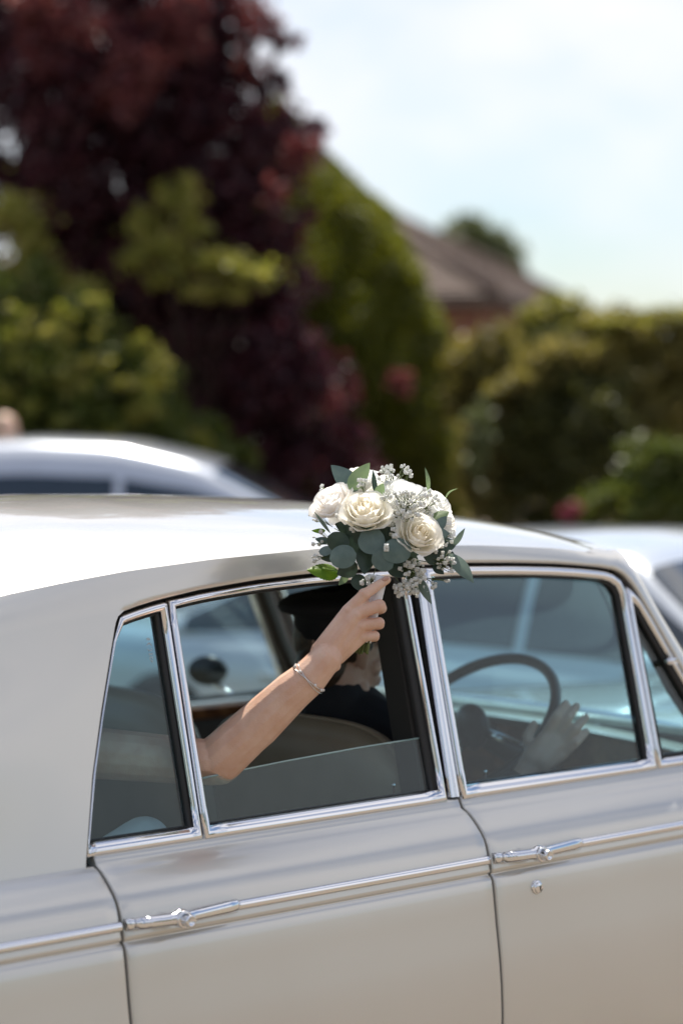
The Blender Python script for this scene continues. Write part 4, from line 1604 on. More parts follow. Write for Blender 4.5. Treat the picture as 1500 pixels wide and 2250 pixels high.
# upright leaves at the top
bl((786, 1078), (727, 1022), 46, 'euc', 4.83, 4.83, shape='egg', nrm=(-0.2, -0.8, 0.5), bend=0.04)
bl((766, 1075), (812, 1017), 40, 'euc_l', 4.80, 4.79, shape='egg', nrm=(-0.25, -0.9, 0.2), bend=-0.04)
bl((826, 1088), (819, 1032), 14, 'euc_d', 4.80, 4.80, shape='slim', nrm=(0.5, -0.8, 0))
bl((828, 1090), (842, 1062), 22, 'euc_l', 4.79, 4.78, shape='egg')
bl((940, 1086), (933, 1027), 13, 'euc_l', 4.83, 4.83, shape='slim', nrm=(0.6, -0.7, 0), bend=0.10)
bl((976, 1104), (1006, 1073), 7, 'euc_l', 4.86, 4.86, shape='slim', bend=-0.22, nrm=(0.5, -0.6, -0.6))
# leaves on the right
bl((952, 1140), (986, 1124), 30, 'euc_l', 4.80, 4.81, shape='egg', nrm=(0.1, -0.7, 0.7))
bl((958, 1162), (981, 1134), 24, 'euc', 4.79, 4.80, shape='egg', nrm=(0.2, -1, 0.3))
bl((952, 1172), (987, 1172), 28, 'euc', 4.775, 4.785, shape='egg', nrm=(0, -1, 0.3))
bl((962, 1196), (1002, 1196), 34, 'euc_d', 4.79, 4.80, shape='oval', nrm=(0.1, -1, 0.4))
bl((994, 1202), (1021, 1160), 13, 'slim_leaf', 4.80, 4.79, shape='slim', nrm=(0.5, -0.4, 0.8), bend=0.08)
bl((984, 1214), (1040, 1281), 36, 'slim_leaf', 4.79, 4.76, shape='slim', nrm=(0.35, -0.9, 0.3), bend=0.05)
bl((918, 1266), (948, 1328), 21, 'slim_leaf', 4.77, 4.75, shape='slim', nrm=(-0.4, -0.9, 0.1), bend=0.05)
bl((950, 1240), (975, 1262), 20, 'euc_d', 4.80, 4.79, shape='slim')
bl((985, 1210), (990, 1235), 22, 'euc_d', 4.80, 4.80, shape='egg')
# leaves on the left
bl((745, 1258), (674, 1252), 46, 'rose_leaf', 4.79, 4.775, shape='egg', nrm=(0.1, -0.75, 0.65), serr=0.05, fold=0.25, nl=23, bend=0.05)
bl((764, 1262), (744, 1286), 17, 'euc_l', 4.775, 4.77, shape='egg', nrm=(0.4, -0.8, 0.4))
bl((715, 1166), (684, 1166), 15, 'rose_leaf', 4.80, 4.80, shape='egg', nrm=(0, -0.7, 0.7))
bl((726, 1172), (690, 1124), 8, 'slim_leaf', 4.78, 4.77, shape='slim')
bl((722, 1190), (692, 1184), 16, 'euc', 4.80, 4.79, shape='egg')
bl((740, 1220), (705, 1228), 24, 'euc_d', 4.79, 4.79, shape='egg')
# leaves deep inside that close the bouquet
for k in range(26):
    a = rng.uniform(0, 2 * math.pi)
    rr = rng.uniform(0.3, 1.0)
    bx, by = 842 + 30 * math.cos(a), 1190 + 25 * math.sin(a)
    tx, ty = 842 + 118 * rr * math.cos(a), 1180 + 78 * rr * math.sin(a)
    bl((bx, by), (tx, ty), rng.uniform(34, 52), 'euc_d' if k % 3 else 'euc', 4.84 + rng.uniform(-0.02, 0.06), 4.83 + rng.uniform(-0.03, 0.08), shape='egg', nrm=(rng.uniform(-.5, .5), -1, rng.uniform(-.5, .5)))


# baby's breath
def floret_mesh(seed):
    """a tight double floret: crumpled ball of tiny petals"""
    rg = random.Random(seed)
    v, f = [], []
    nu, nv = 8, 4
    for j in range(nv + 1):
        th = math.pi * (0.04 + 0.92 * j / nv)
        for i in range(nu):
            ph = 2 * math.pi * (i + 0.5 * (j % 2)) / nu
            rr = (1.12 if (i + j) % 2 else 0.80) * rg.uniform(0.88, 1.1)
            v.append((rr * math.sin(th) * math.cos(ph), rr * math.sin(th) * math.sin(ph), 0.82 * rr * math.cos(th)))
    for j in range(nv):
        for i in range(nu):
            i2 = (i + 1) % nu
            f.append((j * nu + i, (j + 1) * nu + i, (j + 1) * nu + i2, j * nu + i2))
    me = mesh_of(v, f, False, 'floret')
    me.materials.append(M['gyp'])
    return me


FLO = [floret_mesh(k) for k in range(4)]
budm = MB()
budm.ellipsoid((0, 0, 0), (0.55, 0.55, 0.7), None, 6, 4)
BUD = mesh_of(budm.v, budm.f, True, 'bud')
BUD.materials.append(M['gyp'])
# clusters: centre px, spread px, depth, count, size range
CL = [((868, 1032), (34, 15), 4.84, 20, 1.0), ((845, 1050), (18, 14), 4.82, 9, 0.9), ((900, 1042), (10, 8), 4.84, 4, 1.0), ((795, 1062), (14, 8), 4.775, 8, 0.95), ((845, 1085), (14, 16), 4.77, 10, 0.9),
      ((905, 1095), (48, 24), 4.745, 34, 0.95), ((945, 1105), (28, 28), 4.80, 20, 0.9), ((890, 1130), (34, 16), 4.735, 16, 0.95), ((866, 1150), (16, 14), 4.74, 8, 0.95), ((866, 1178), (10, 8), 4.735, 4, 1.0),
      ((690, 1130), (12, 18), 4.82, 8, 0.6), ((712, 1075), (10, 10), 4.83, 5, 0.8), ((700, 1185), (16, 22), 4.80, 12, 0.8), ((740, 1128), (5, 5), 4.76, 1, 1.0), ((692, 1225), (10, 8), 4.78, 5, 0.8),
      ((905, 1258), (30, 30), 4.755, 46, 1.0), ((890, 1296), (26, 16), 4.765, 24, 1.0), ((930, 1300), (22, 14), 4.775, 12, 0.9), ((812, 1278), (22, 14), 4.755, 14, 0.95), ((978, 1235), (24, 30), 4.775, 20, 0.9), ((965, 1200), (22, 14), 4.775, 10, 0.9),
      ((960, 1280), (26, 16), 4.785, 8, 0.8), ((985, 1182), (14, 12), 4.80, 8, 0.85), ((770, 1165), (8, 6), 4.76, 2, 0.8), ((847, 1203), (4, 4), 4.712, 2, 1.0)]
hub = at(838, 1235, 4.81)
for (c, sp, dpt, cnt, sz) in CL:
    stems = MB()
    cw = at(c[0], c[1], dpt)
    fork = cw.lerp(hub, 0.30) + Vector((0, 0.012, 0))
    stems.tube(bez([hub, hub.lerp(fork, 0.5) + Vector((0, 0.02, 0.005)), fork], 6), 0.0009, 4)
    for k in range(cnt):
        a, rr = rng.uniform(0, 2 * math.pi), math.sqrt(rng.uniform(0, 1))
        p = at(c[0] + sp[0] * rr * math.cos(a), c[1] + sp[1] * rr * math.sin(a), dpt + rng.uniform(-0.018, 0.022))
        outw = (p - BQ).normalized() * 0.7 + Vector((rng.uniform(-.5, .5), rng.uniform(-.9, .1), rng.uniform(-.3, .5)))
        o = bpy.data.objects.new('floret', FLO[int(rng.integers(0, 4))] if rng.uniform() > 0.12 else BUD)
        col.objects.link(o)
        o.parent = bouquet
        s_ = sz * rng.uniform(0.0042, 0.0060)
        o.matrix_local = Matrix.Translation(p - bouquet.location) @ outw.normalized().to_track_quat('Z', 'Y').to_matrix().to_4x4() @ Matrix.Scale(s_, 4)
        stems.tube([fork.lerp(cw, rng.uniform(0, 0.8)), p - outw.normalized() * 0.002], 0.0006, 4)
    stems.build('sprig_stem', M['stem'], bouquet, world=True)

# bound handle and stems
ht, hbm = H(835, 1280, 0.022), H(797, 1428, 0.020)
hd = MB()
n = 22
pts = [ht.lerp(hbm, t) for t in np.linspace(-0.1, 0.88, 30)]
hd.tube(pts, [0.0118 + 0.0005 * (k % 2) for k in range(30)], 20)
hd.build('ribbon_wrap', M['ribbon'], bouquet, world=True)
axh = (hbm - ht).normalized()
for k in range(14):
    a = 2 * math.pi * k / 14 * 1.7
    rr = 0.0035 + 0.008 * ((k * 7) % 10) / 10
    o_ = Vector((math.cos(a) * rr, math.sin(a) * rr, 0))
    sb = MB()
    sb.tube([ht.lerp(hbm, 0.80) + o_, hbm + o_ * 1.25 + axh * (0.004 + 0.006 * ((k * 3) % 5) / 5)], 0.0024, 7)
    sb.build('stem', M['stem'], bouquet, world=True)

# ================================================================== planting behind the cars
def leaf_mesh(pos, size, seed, aspect=0.5, up_bias=0.3):
    """one mesh of small folded leaves at the given points"""
    rg = np.random.default_rng(seed)
    n = len(pos)
    d = rg.normal(size=(n, 3))
    d[:, 2] -= up_bias * 0.6
    d /= np.linalg.norm(d, axis=1)[:, None]
    nr = rg.normal(size=(n, 3))
    nr[:, 2] += up_bias * 2
    nr -= d * (nr * d).sum(1)[:, None]
    nr /= np.linalg.norm(nr, axis=1)[:, None] + 1e-9
    b = np.cross(d, nr)
    s = (size * rg.uniform(0.6, 1.35, n))[:, None]
    v = np.empty((n, 4, 3))
    v[:, 0] = pos - d * s * 0.5
    v[:, 1] = pos + b * s * aspect * 0.5 + nr * s * 0.08
    v[:, 2] = pos + d * s * 0.5
    v[:, 3] = pos - b * s * aspect * 0.5 + nr * s * 0.08
    me = bpy.data.meshes.new('leaves')
    me.vertices.add(n * 4)
    me.vertices.foreach_set('co', v.reshape(-1))
    me.loops.add(n * 4)
    me.loops.foreach_set('vertex_index', np.arange(n * 4, dtype=np.int32))
    me.polygons.add(n)
    me.polygons.foreach_set('loop_start', np.arange(0, n * 4, 4, dtype=np.int32))
    me.polygons.foreach_set('loop_total', np.full(n, 4, dtype=np.int32))
    me.update(calc_edges=True)
    return me


def clump_points(clumps, n, seed, sub=30, tight=0.20, shell=0.55):
    """points in uneven twigs: every clump is an ellipsoid full of smaller sprays"""
    rg = np.random.default_rng(seed)
    wts = np.array([c[1][0] * c[1][1] * c[1][2] for c in clumps]) ** 0.75
    wts /= wts.sum()
    out = []
    for (c, r), w in zip(clumps, wts):
        k = max(4, int(n * w))
        m = max(3, int(sub))
        dirs = rg.normal(size=(m, 3))
        dirs /= np.linalg.norm(dirs, axis=1)[:, None]
        rad = rg.uniform(shell ** 2, 1, m) ** 0.5
        cen = np.array(c) + dirs * rad[:, None] * np.array(r)
        idx = rg.integers(0, m, k)
        p = cen[idx] + rg.normal(size=(k, 3)) * np.array(r) * tight * rg.uniform(0.5, 1.2, m)[idx][:, None]
        out.append(p)
    return np.concatenate(out)


def branch_mesh(base, clumps, r0):
    """tapered trunk that splits to every clump"""
    mb = MB()
    base = Vector(base)
    cen = Vector((0, 0, 0))
    for c, r in clumps:
        cen += Vector(c)
    cen /= len(clumps)
    fork = Vector((base.x * 0.7 + cen.x * 0.3, base.y * 0.7 + cen.y * 0.3, base.z + (cen.z - base.z) * 0.45))
    mb.tube(bez([base, base.lerp(fork, 0.5) + Vector((0.03, 0, 0)), fork], 7), [r0 * (1.25 - 0.55 * k / 6) for k in range(7)], 9)
    for c, r in clumps:
        c = Vector(c)
        mid = fork.lerp(c, 0.55) + Vector((random.uniform(-.08, .08), random.uniform(-.08, .08), 0.08))
        mb.tube(bez([fork, mid, c], 7), [r0 * (0.6 - 0.5 * k / 6) for k in range(7)], 6)
    return mb


M['bark'] = mat_simple('bark', (0.07, 0.05, 0.035), 0.9, c2=(0.035, 0.026, 0.02), scale=14, bump_s=0.6, bump_scale=30, bump_d=0.02)
M['maple'] = mat_leaf('purple_leaves', [(0.024, 0.009, 0.013), (0.042, 0.012, 0.020), (0.062, 0.017, 0.026), (0.095, 0.026, 0.032), (0.038, 0.013, 0.018)], 0.35)
M['maple_r'] = mat_leaf('red_young_leaves', [(0.08, 0.022, 0.028), (0.14, 0.04, 0.042), (0.19, 0.062, 0.052)], 0.4)
M['yew'] = mat_leaf('golden_conifer_leaves', [(0.075, 0.09, 0.012), (0.12, 0.132, 0.018), (0.18, 0.175, 0.023), (0.085, 0.10, 0.014)], 0.4)
M['green'] = mat_leaf('mid_green_leaves', [(0.045, 0.07, 0.014), (0.08, 0.105, 0.018), (0.135, 0.145, 0.028), (0.06, 0.085, 0.018)], 0.35)
M['lime'] = mat_leaf('yellow_green_leaves', [(0.13, 0.15, 0.025), (0.22, 0.22, 0.04), (0.34, 0.30, 0.09), (0.16, 0.18, 0.03)], 0.4)
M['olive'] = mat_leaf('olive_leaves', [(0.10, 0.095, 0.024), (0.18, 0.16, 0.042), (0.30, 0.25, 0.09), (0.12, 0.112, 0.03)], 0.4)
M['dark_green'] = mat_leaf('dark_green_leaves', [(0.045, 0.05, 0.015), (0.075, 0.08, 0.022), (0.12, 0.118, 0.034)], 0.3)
M['pale_green'] = mat_leaf('pale_green_leaves', [(0.10, 0.12, 0.05), (0.15, 0.17, 0.08), (0.08, 0.10, 0.04)], 0.3)
M['pink'] = mat_leaf('pink_petals', [(0.20, 0.045, 0.07), (0.26, 0.07, 0.09)], 0.3)


def plant(name, clumps, n, size, mat, base, r0, seed, label, cat, group=None, sub=30, tight=0.2, shell=0.5, extra=None, aspect=0.5):
    """clumps in world coordinates: ((x, y, z), (rx, ry, rz))"""
    e = empty(name, base, 0, label, cat, group)
    branch_mesh(base, clumps, r0).build('trunk' if cat == 'tree' else 'stem', M['bark'], e, world=True)
    me = leaf_mesh(clump_points(clumps, n, seed, sub, tight, shell), size, seed + 1, aspect)
    link('crown' if cat == 'tree' else 'foliage', me, M[mat], e, world=True)
    if extra:
        for (cl, nn, sz, mt, nm) in extra:
            me = leaf_mesh(clump_points(cl, nn, seed + 5, 10, 0.25, 0.2), sz, seed + 6, 0.6)
            link(nm, me, M[mt], e, world=True)
    return e


def CP(x, y, depth, r, ry=None, rd=None):
    """clump: centre from the picture, radii in picture pixels"""
    k = depth / FPX
    return (tuple(at(x, y, depth)), (r * k, (rd if rd else r) * k, (ry if ry else r) * k))


# purple-leaved tree
D = 18.6
cl = [CP(60, 90, D, 190), CP(230, 60, D + .5, 190), CP(390, 90, D, 150), CP(150, 250, D - .6, 210), CP(330, 230, D - .3, 180), CP(470, 200, D, 110), CP(505, 60, D + .3, 70), CP(620, 90, D, 48, 26), CP(590, 185, D, 50, 40),
      CP(480, 330, D - .3, 150), CP(600, 330, D - .2, 110), CP(690, 275, D, 34, 20), CP(250, 400, D - .2, 200), CP(420, 480, D - .5, 170), CP(585, 470, D - .4, 105), CP(330, 640, D - .2, 190), CP(500, 700, D - .3, 190), CP(610, 640, D - .4, 90),
      CP(660, 880, D - .6, 130), CP(540, 900, D - .3, 170), CP(760, 980, D - .6, 70), CP(90, 420, D, 150), CP(120, 620, D + .3, 180), CP(670, 1040, D - .3, 170, 90), CP(380, 880, D, 170),
      CP(0, -160, D, 260), CP(300, -200, D, 260), CP(520, -80, D + .3, 110)]
tx = [[CP(880, 835, D - 1.0, 30), CP(600, 430, D - 1.2, 36), CP(740, 880, D - 1.1, 30)], [CP(250, 160, D - 1.2, 90), CP(120, 60, D - 1.1, 110), CP(400, 60, D - 1.1, 80), CP(560, 140, D - .4, 36), CP(560, 30, D - .4, 60), CP(330, 150, D - 1.3, 60), CP(650, 330, D - 0.7, 50)],]
plant('purple_leaved_tree', cl, 60000, 0.085, 'maple', (-1.6, 19.0, 0), 0.16, 21, 'tall purple-leaved tree with red young shoots against the sky', 'tree', sub=70, tight=0.13, shell=0.35, aspect=0.65,
      extra=[(tx[0] + tx[1], 3800, 0.08, 'maple_r', 'shoots_and_highlights')])

# clipped golden conifer
D = 20.6
kx = D / FPX
e = empty('golden_conifer', (at(610, 878, D).x, D, 0), 0, 'broad clipped golden-green conifer cone behind the purple tree', 'tree')
prof_px = [(225, 8), (255, 38), (330, 92), (385, 152), (465, 238), (590, 312), (720, 352), (830, 372), (1000, 388), (1200, 392), (1340, 380)]
pz = [float(at(0, p[0], D).z) for p in prof_px][::-1]
pr = [p[1] * kx for p in prof_px][::-1]
n = 110000
rg = np.random.default_rng(5)
zz = rg.uniform(max(pz[0], 0.1), pz[-1], n)
rad = np.interp(zz, pz, pr)
keep = rg.uniform(0, 1, n) < np.clip(rad / max(pr) + 0.12, 0, 1)
zz, rad = zz[keep], rad[keep]
ang = rg.uniform(0, 2 * math.pi, len(zz))
lump = 1 + 0.035 * np.sin(ang * 7 + zz * 4) + 0.03 * np.sin(ang * 13 - zz * 9)
rr = rad * lump * rg.uniform(0.90, 1.02, len(zz))
pos = np.stack([e.location.x + rr * np.cos(ang), D + rr * np.sin(ang), zz], 1)
link('crown', leaf_mesh(pos, 0.085, 8, 0.34, 0.0), M['yew'], e, world=True)
v = []
for z_, r_ in zip(pz, pr):
    for k in range(28):
        a = 2 * math.pi * k / 28
        q = r_ * 0.88 * (1 + 0.04 * math.sin(a * 7 + z_ * 4))
        v.append((e.location.x + q * math.cos(a), D + q * math.sin(a), max(z_, 0.02)))
fc = []
for i in range(len(pz) - 1):
    for k in range(28):
        fc.append((i * 28 + k, i * 28 + (k + 1) % 28, (i + 1) * 28 + (k + 1) % 28, (i + 1) * 28 + k))
mo('inner_foliage', v, fc, M['yew'], e, world=True)
t = MB()
t.tube([(e.location.x, D, 0), (e.location.x, D, 2.0), (e.location.x, D, 3.9)], [0.14, 0.09, 0.02], 9)
for k in range(40):
    z = 0.3 + 3.2 * k / 40
    a = k * 2.4
    r_ = float(np.interp(z, pz, pr)) * 0.85
    t.tube([(e.location.x, D, z), (e.location.x + r_ * math.cos(a), D + r_ * math.sin(a), z + 0.25)], [0.02, 0.006], 5)
t.build('trunk', M['bark'], e, world=True)

# shrubs on the left
D = 16.6
plant('leafy_shrub', [CP(40, 690, D, 110), CP(160, 770, D - .2, 110), CP(60, 850, D - .3, 130), CP(240, 850, D - .2, 110), CP(330, 880, D - .1, 80), CP(160, 930, D - .4, 130), CP(300, 970, D - .3, 110), CP(40, 980, D - .3, 120)],
      26000, 0.075, 'green', (-1.9, 16.8, 0), 0.05, 31, 'rounded mid-green shrub behind the silver car, at the left edge', 'shrub', 'shrubs on the left', sub=34, tight=0.17,
      extra=[([CP(random.uniform(10, 360), random.uniform(660, 960), D - .7, random.uniform(10, 34), random.uniform(8, 18)) for _ in range(34)] + [CP(310, 850, D - .7, 50, 18), CP(345, 838, D - .6, 26, 14)], 1900, 0.075, 'lime', 'shoots_and_highlights')])  # yellow-lime highlights put into the colour as sprays of lime leaves
plant('leafy_shrub', [CP(440, 960, D + .3, 60), CP(400, 1020, D + .2, 80), CP(500, 1020, D + .3, 60), CP(545, 1075, D + .3, 40)],
      7000, 0.075, 'green', (-1.0, 17.0, 0), 0.035, 41, 'small green shrub sloping down beside the silver car windscreen', 'shrub', 'shrubs on the left', sub=24, tight=0.18,
      extra=[([CP(430, 960, D, 34, 24), CP(440, 1000, D, 30, 20)], 500, 0.075, 'lime', 'shoots_and_highlights')])  # highlights on this shrub also set as lime-coloured leaves
D = 17.2
plant('arching_shrub', [CP(395, 440, D, 30), CP(320, 500, D, 30), CP(380, 545, D, 46, 22), CP(470, 575, D, 56, 22), CP(575, 605, D - .1, 34, 18), CP(300, 570, D, 32, 20), CP(415, 400, D, 18), CP(440, 640, D, 34, 14), CP(520, 590, D, 30, 14), CP(350, 610, D, 26, 16), CP(430, 500, D, 26, 16), CP(510, 640, D, 26, 12)],
      2000, 0.075, 'lime', (-1.1, 18.6, 0), 0.012, 51, 'yellow-green arching shrub growing in front of the purple tree', 'shrub', 'shrubs on the left', sub=16, tight=0.60, shell=0.1)
plant('arching_shrub', [CP(70, 550, D, 30, 44), CP(100, 610, D, 40, 30), CP(170, 640, D, 48, 24), CP(30, 480, D, 50, 40), CP(10, 620, D, 50)],
      1500, 0.075, 'lime', (-2.2, 18.6, 0), 0.012, 61, 'pale yellow-green arching shrub at the far left, above the rounded shrub', 'shrub', 'shrubs on the left', sub=16, tight=0.60, shell=0.1)

# planting on the right
D = 19.0
HG = 'shrubs along the hedge on the right'
plant('hedge_shrub', [CP(1040, 830, D, 60, 90), CP(1090, 790, D, 70), CP(1060, 930, D, 70, 90), CP(1130, 860, D, 70), CP(1080, 1050, D, 80, 100)],
      13000, 0.075, 'olive', (1.2, 19.2, 0), 0.05, 71, 'olive-green shrub standing right beside the golden conifer', 'shrub', HG, sub=34, tight=0.17,
      extra=[([CP(1055, 930, D - .9, 34, 60), CP(1050, 1020, D - .9, 26, 50)], 420, 0.06, 'pale_green', 'shoots_and_highlights')])  # white speckle highlights imitated by pale green leaves
plant('hedge_shrub', [CP(1215, 690, D + .4, 60, 44), CP(1180, 720, D + .4, 40), CP(1260, 720, D + .4, 50)],
      6000, 0.075, 'lime', (1.7, 19.6, 0), 0.04, 81, 'bright yellow-green round shrub below the house eaves', 'shrub', HG, sub=30, tight=0.2)
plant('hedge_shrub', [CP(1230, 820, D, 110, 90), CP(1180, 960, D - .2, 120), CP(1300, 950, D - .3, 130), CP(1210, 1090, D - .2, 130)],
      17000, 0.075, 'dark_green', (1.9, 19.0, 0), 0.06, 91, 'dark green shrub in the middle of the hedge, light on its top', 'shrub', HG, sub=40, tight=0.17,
      extra=[([CP(1200, 800, D - .3, 110, 50), CP(1290, 780, D - .3, 80, 40), CP(1150, 850, D - .5, 60, 30)], 3200, 0.075, 'olive', 'shoots_and_highlights')])  # the light on its top is put in as paler olive leaves
plant('hedge_shrub', [CP(1350, 770, D, 110, 80), CP(1460, 750, D, 110, 70), CP(1400, 870, D, 120), CP(1500, 860, D, 120), CP(1380, 1000, D, 120), CP(1480, 1000, D + .2, 130), CP(1560, 780, D, 110)],
      22000, 0.075, 'olive', (2.5, 19.2, 0), 0.06, 101, 'tall olive-green hedge shrub with a straight top, at the right edge', 'shrub', HG, sub=40, tight=0.17,
      extra=[([CP(1400, 705, D, 120, 18), CP(1500, 700, D, 100, 18), CP(1320, 720, D, 60, 22)], 2600, 0.07, 'lime', 'shoots_and_highlights')])  # lighter top edge made of lime leaves
plant('hedge_shrub', [CP(1440, 1020, D - 2, 90, 60), CP(1400, 1100, D - 2, 110, 60), CP(1500, 1090, D - 2, 100)],
      8000, 0.075, 'green', (2.1, 17.0, 0), 0.04, 111, 'low green shrub in front of the hedge at the right edge', 'shrub', HG, sub=30, tight=0.18)
for k, (x, y, r, lab) in enumerate(((1250, 1132, 20, 'small dark pink flowering plant in front of the hedge, just above the car roof'),)):
    D2 = 16.2
    p0 = at(x, y, D2)
    e = empty('flowering_plant', (p0.x, p0.y, 0), 0, lab, 'plant', None)
    link('blossom', leaf_mesh(clump_points([CP(x, y, D2, r)], 260, 121 + k, 14, 0.25, 0.1), 0.05, 122, 0.8), M['pink'], e, world=True)
    link('foliage', leaf_mesh(clump_points([CP(x, y + 60, D2, r * 1.8, r * 2)], 900, 131 + k, 14, 0.25, 0.1), 0.07, 132, 0.5), M['dark_green'], e, world=True)
    t = MB()
    for q in range(5):
        t.tube([(p0.x, p0.y, 0), (p0.x + random.uniform(-.08, .08), p0.y, p0.z)], [0.008, 0.003], 5)
    t.build('stem', M['bark'], e, world=True)

# far tree above the roof of the house
D = 70.0
plant('far_tree', [CP(1030, 500, D, 44, 26), CP(1000, 540, D, 60, 40), CP(1065, 545, D, 60, 40), CP(1110, 590, D, 50, 40), CP(1040, 600, D, 90, 50)], 9000, 0.30, 'pale_green', (4.0, 70, 0), 0.25, 141, 'far grey-green tree showing above the house roof', 'tree', sub=40, tight=0.2)

# wooded edge of the lane behind the photographer, mirrored in the paint and chrome
tcl = []
for (x, y, h) in ((-4.5, -16, 5.4), (-9.0, -14, 5.0), (1.0, -15, 4.4), (5.5, -13, 4.6), (11.0, -9.5, 5.2), (15.0, -5.0, 4.8)):
    tcl += [((x + dx, y + dy, h * 0.58 + dz), (1.6, 1.5, 1.4)) for dx, dy, dz in ((-1.2, 0, 0), (1.1, 0.4, 0.1), (0, -0.5, 1.2), (0.2, 0.6, -1.2), (-0.9, 0.3, -1.3))]
tag(link('treeline', leaf_mesh(clump_points(tcl, 30000, 203, 40, 0.2, 0.4), 0.24, 204, 0.5), M['green']), 'leafy treeline across the lane, mirrored in the car paint', 'treeline', kind='stuff')

# continuous hedge line that closes the plot behind the planting
hcl = []
for k in range(46):
    x = -27 + 54 * k / 45
    hh = 2.2 + (1.6 if abs(x) > 7 else 0) + 0.5 * math.sin(k * 2.1)
    hcl.append(((x, 27 + 1.5 * math.sin(k * 1.3) - 0.012 * x * x, hh * 0.5), (1.1, 0.9, hh * 0.5)))
tag(link('hedge_line', leaf_mesh(clump_points(hcl, 42000, 303, 40, 0.2, 0.4), 0.16, 304, 0.5), M['olive']), 'long low hedge closing the plot far behind the shrubs', 'hedge', kind='stuff')

# ================================================================== brick house
house = empty('brick_house', (2.1, 38.0, 0), 0, 'red brick bungalow with a brown hipped tiled roof', 'house')
ua = Vector((-0.955, 0.297, 0))
ub = Vector((0.297, 0.955, 0))
LA, LB = 9.0, 6.0
EV = 3.38
C0 = Vector((2.1, 38.0, 0))
bm_, bn, blk, bp = nt('brick_wall')
btc = bn.new('ShaderNodeTexCoord')
bt = bn.new('ShaderNodeTexBrick')
bt.inputs['Color1'].default_value = (0.23, 0.085, 0.055, 1)
bt.inputs['Color2'].default_value = (0.17, 0.06, 0.04, 1)
bt.inputs['Mortar'].default_value = (0.30, 0.26, 0.22, 1)
bt.inputs['Scale'].default_value = 4.5
bt.inputs['Mortar Size'].default_value = 0.012
bmp = bn.new('ShaderNodeMapping')
bmp.inputs['Rotation'].default_value = (R(90), 0, R(17))
blk.new(btc.outputs['Object'], bmp.inputs['Vector'])
blk.new(bmp.outputs['Vector'], bt.inputs['Vector'])
blk.new(bt.outputs['Color'], bp.inputs['Base Color'])
bp.inputs['Roughness'].default_value = 0.9
M['brick'] = bm_
M['tile'] = mat_simple('brown_roof_tile', (0.15, 0.10, 0.078), 0.8, c2=(0.10, 0.07, 0.056), scale=5)
M['gutter'] = mat_simple('brown_gutter', (0.10, 0.075, 0.06), 0.5)
M['upvc'] = mat_simple('white_window_frame', (0.75, 0.75, 0.75), 0.4)
M['far_glass'] = mat_simple('far_window_glass', (0.10, 0.13, 0.15), 0.06, coat=1.0, c2=(0.07, 0.09, 0.11))


def hp(a, b, z):
    return C0 + ua * a + ub * b + Vector((0, 0, z))


for (p, q) in (((0, 0), (LA, 0)), ((0, 0), (0, LB)), ((LA, 0), (LA, LB)), ((0, LB), (LA, LB))):
    mb = MB()
    a0, b0 = min(p[0], q[0]) - 0.12, min(p[1], q[1]) - 0.12
    a1, b1_ = max(p[0], q[0]) + 0.12, max(p[1], q[1]) + 0.12
    if p[0] == q[0]:
        b0, b1_ = b0 + 0.243, b1_ - 0.243
    vs = [hp(a, b, z) for z in (0, EV - 0.05) for (a, b) in ((a0, b0), (a1, b0), (a1, b1_), (a0, b1_))]
    mb.add(vs, [(0, 3, 2, 1), (4, 5, 6, 7), (0, 1, 5, 4), (1, 2, 6, 5), (2, 3, 7, 6), (3, 0, 4, 7)])
    mb.build('wall', M['brick'], house, False, world=True)
OV = 0.45
RZ_ = EV + (LB / 2 + OV) * math.tan(R(28))
e0, e1, e2, e3 = hp(-OV, -OV, EV), hp(LA + OV, -OV, EV), hp(LA + OV, LB + OV, EV), hp(-OV, LB + OV, EV)
r0_, r1_ = hp(LB / 2, LB / 2, RZ_), hp(LA - LB / 2, LB / 2, RZ_)
roofm = MB()
roofm.add([e0, e1, e2, e3, r0_, r1_], [(0, 1, 5, 4), (3, 0, 4), (2, 3, 4, 5), (1, 2, 5), (0, 3, 2, 1)])
hr = roofm.build('roof', M['tile'], house, False, world=True)
# courses of tiles laid on the two visible slopes
for (A, B, T0, T1, nrm) in ((e0, e1, r0_, r1_, 0), (e3, e0, r0_, r0_, 1)):
    NC = 22
    cs = MB()
    for k in range(NC):
        t0, t1 = k / NC, (k + 1) / NC
        a, b = A.lerp(T0 if nrm == 0 else T0, t0), B.lerp(T1 if nrm == 0 else T0, t0)
        a2, b2 = A.lerp(T0, t1), B.lerp(T1 if nrm == 0 else T0, t1)
        fn = (b - a).cross(a2 - a).normalized()
        if fn.z < 0:
            fn = -fn
        cs.add([a + fn * 0.05, b + fn * 0.05, b2 + fn * 0.015, a2 + fn * 0.015, a + fn * 0.005, b + fn * 0.005], [(0, 1, 2, 3), (4, 5, 1, 0)])
    o = cs.build('tile_course', M['tile'], hr, False, world=True)
    o['kind'] = 'stuff'
for (a, b) in ((e0, r0_), (e1, r1_), (r0_, r1_), (e3, r0_)):
    t = MB()
    t.tube([a + Vector((0, 0, 0.05)), b + Vector((0, 0, 0.06))], 0.11, 8)
    t.build('ridge_tile', M['tile'], hr, world=True)
for (a, b) in ((e0, e1), (e0, e3)):
    t = MB()
    off = Vector((0, 0, -0.10))
    t.tube([a + off, b + off], 0.09, 6)
    t.build('gutter', M['gutter'], hr, world=True)
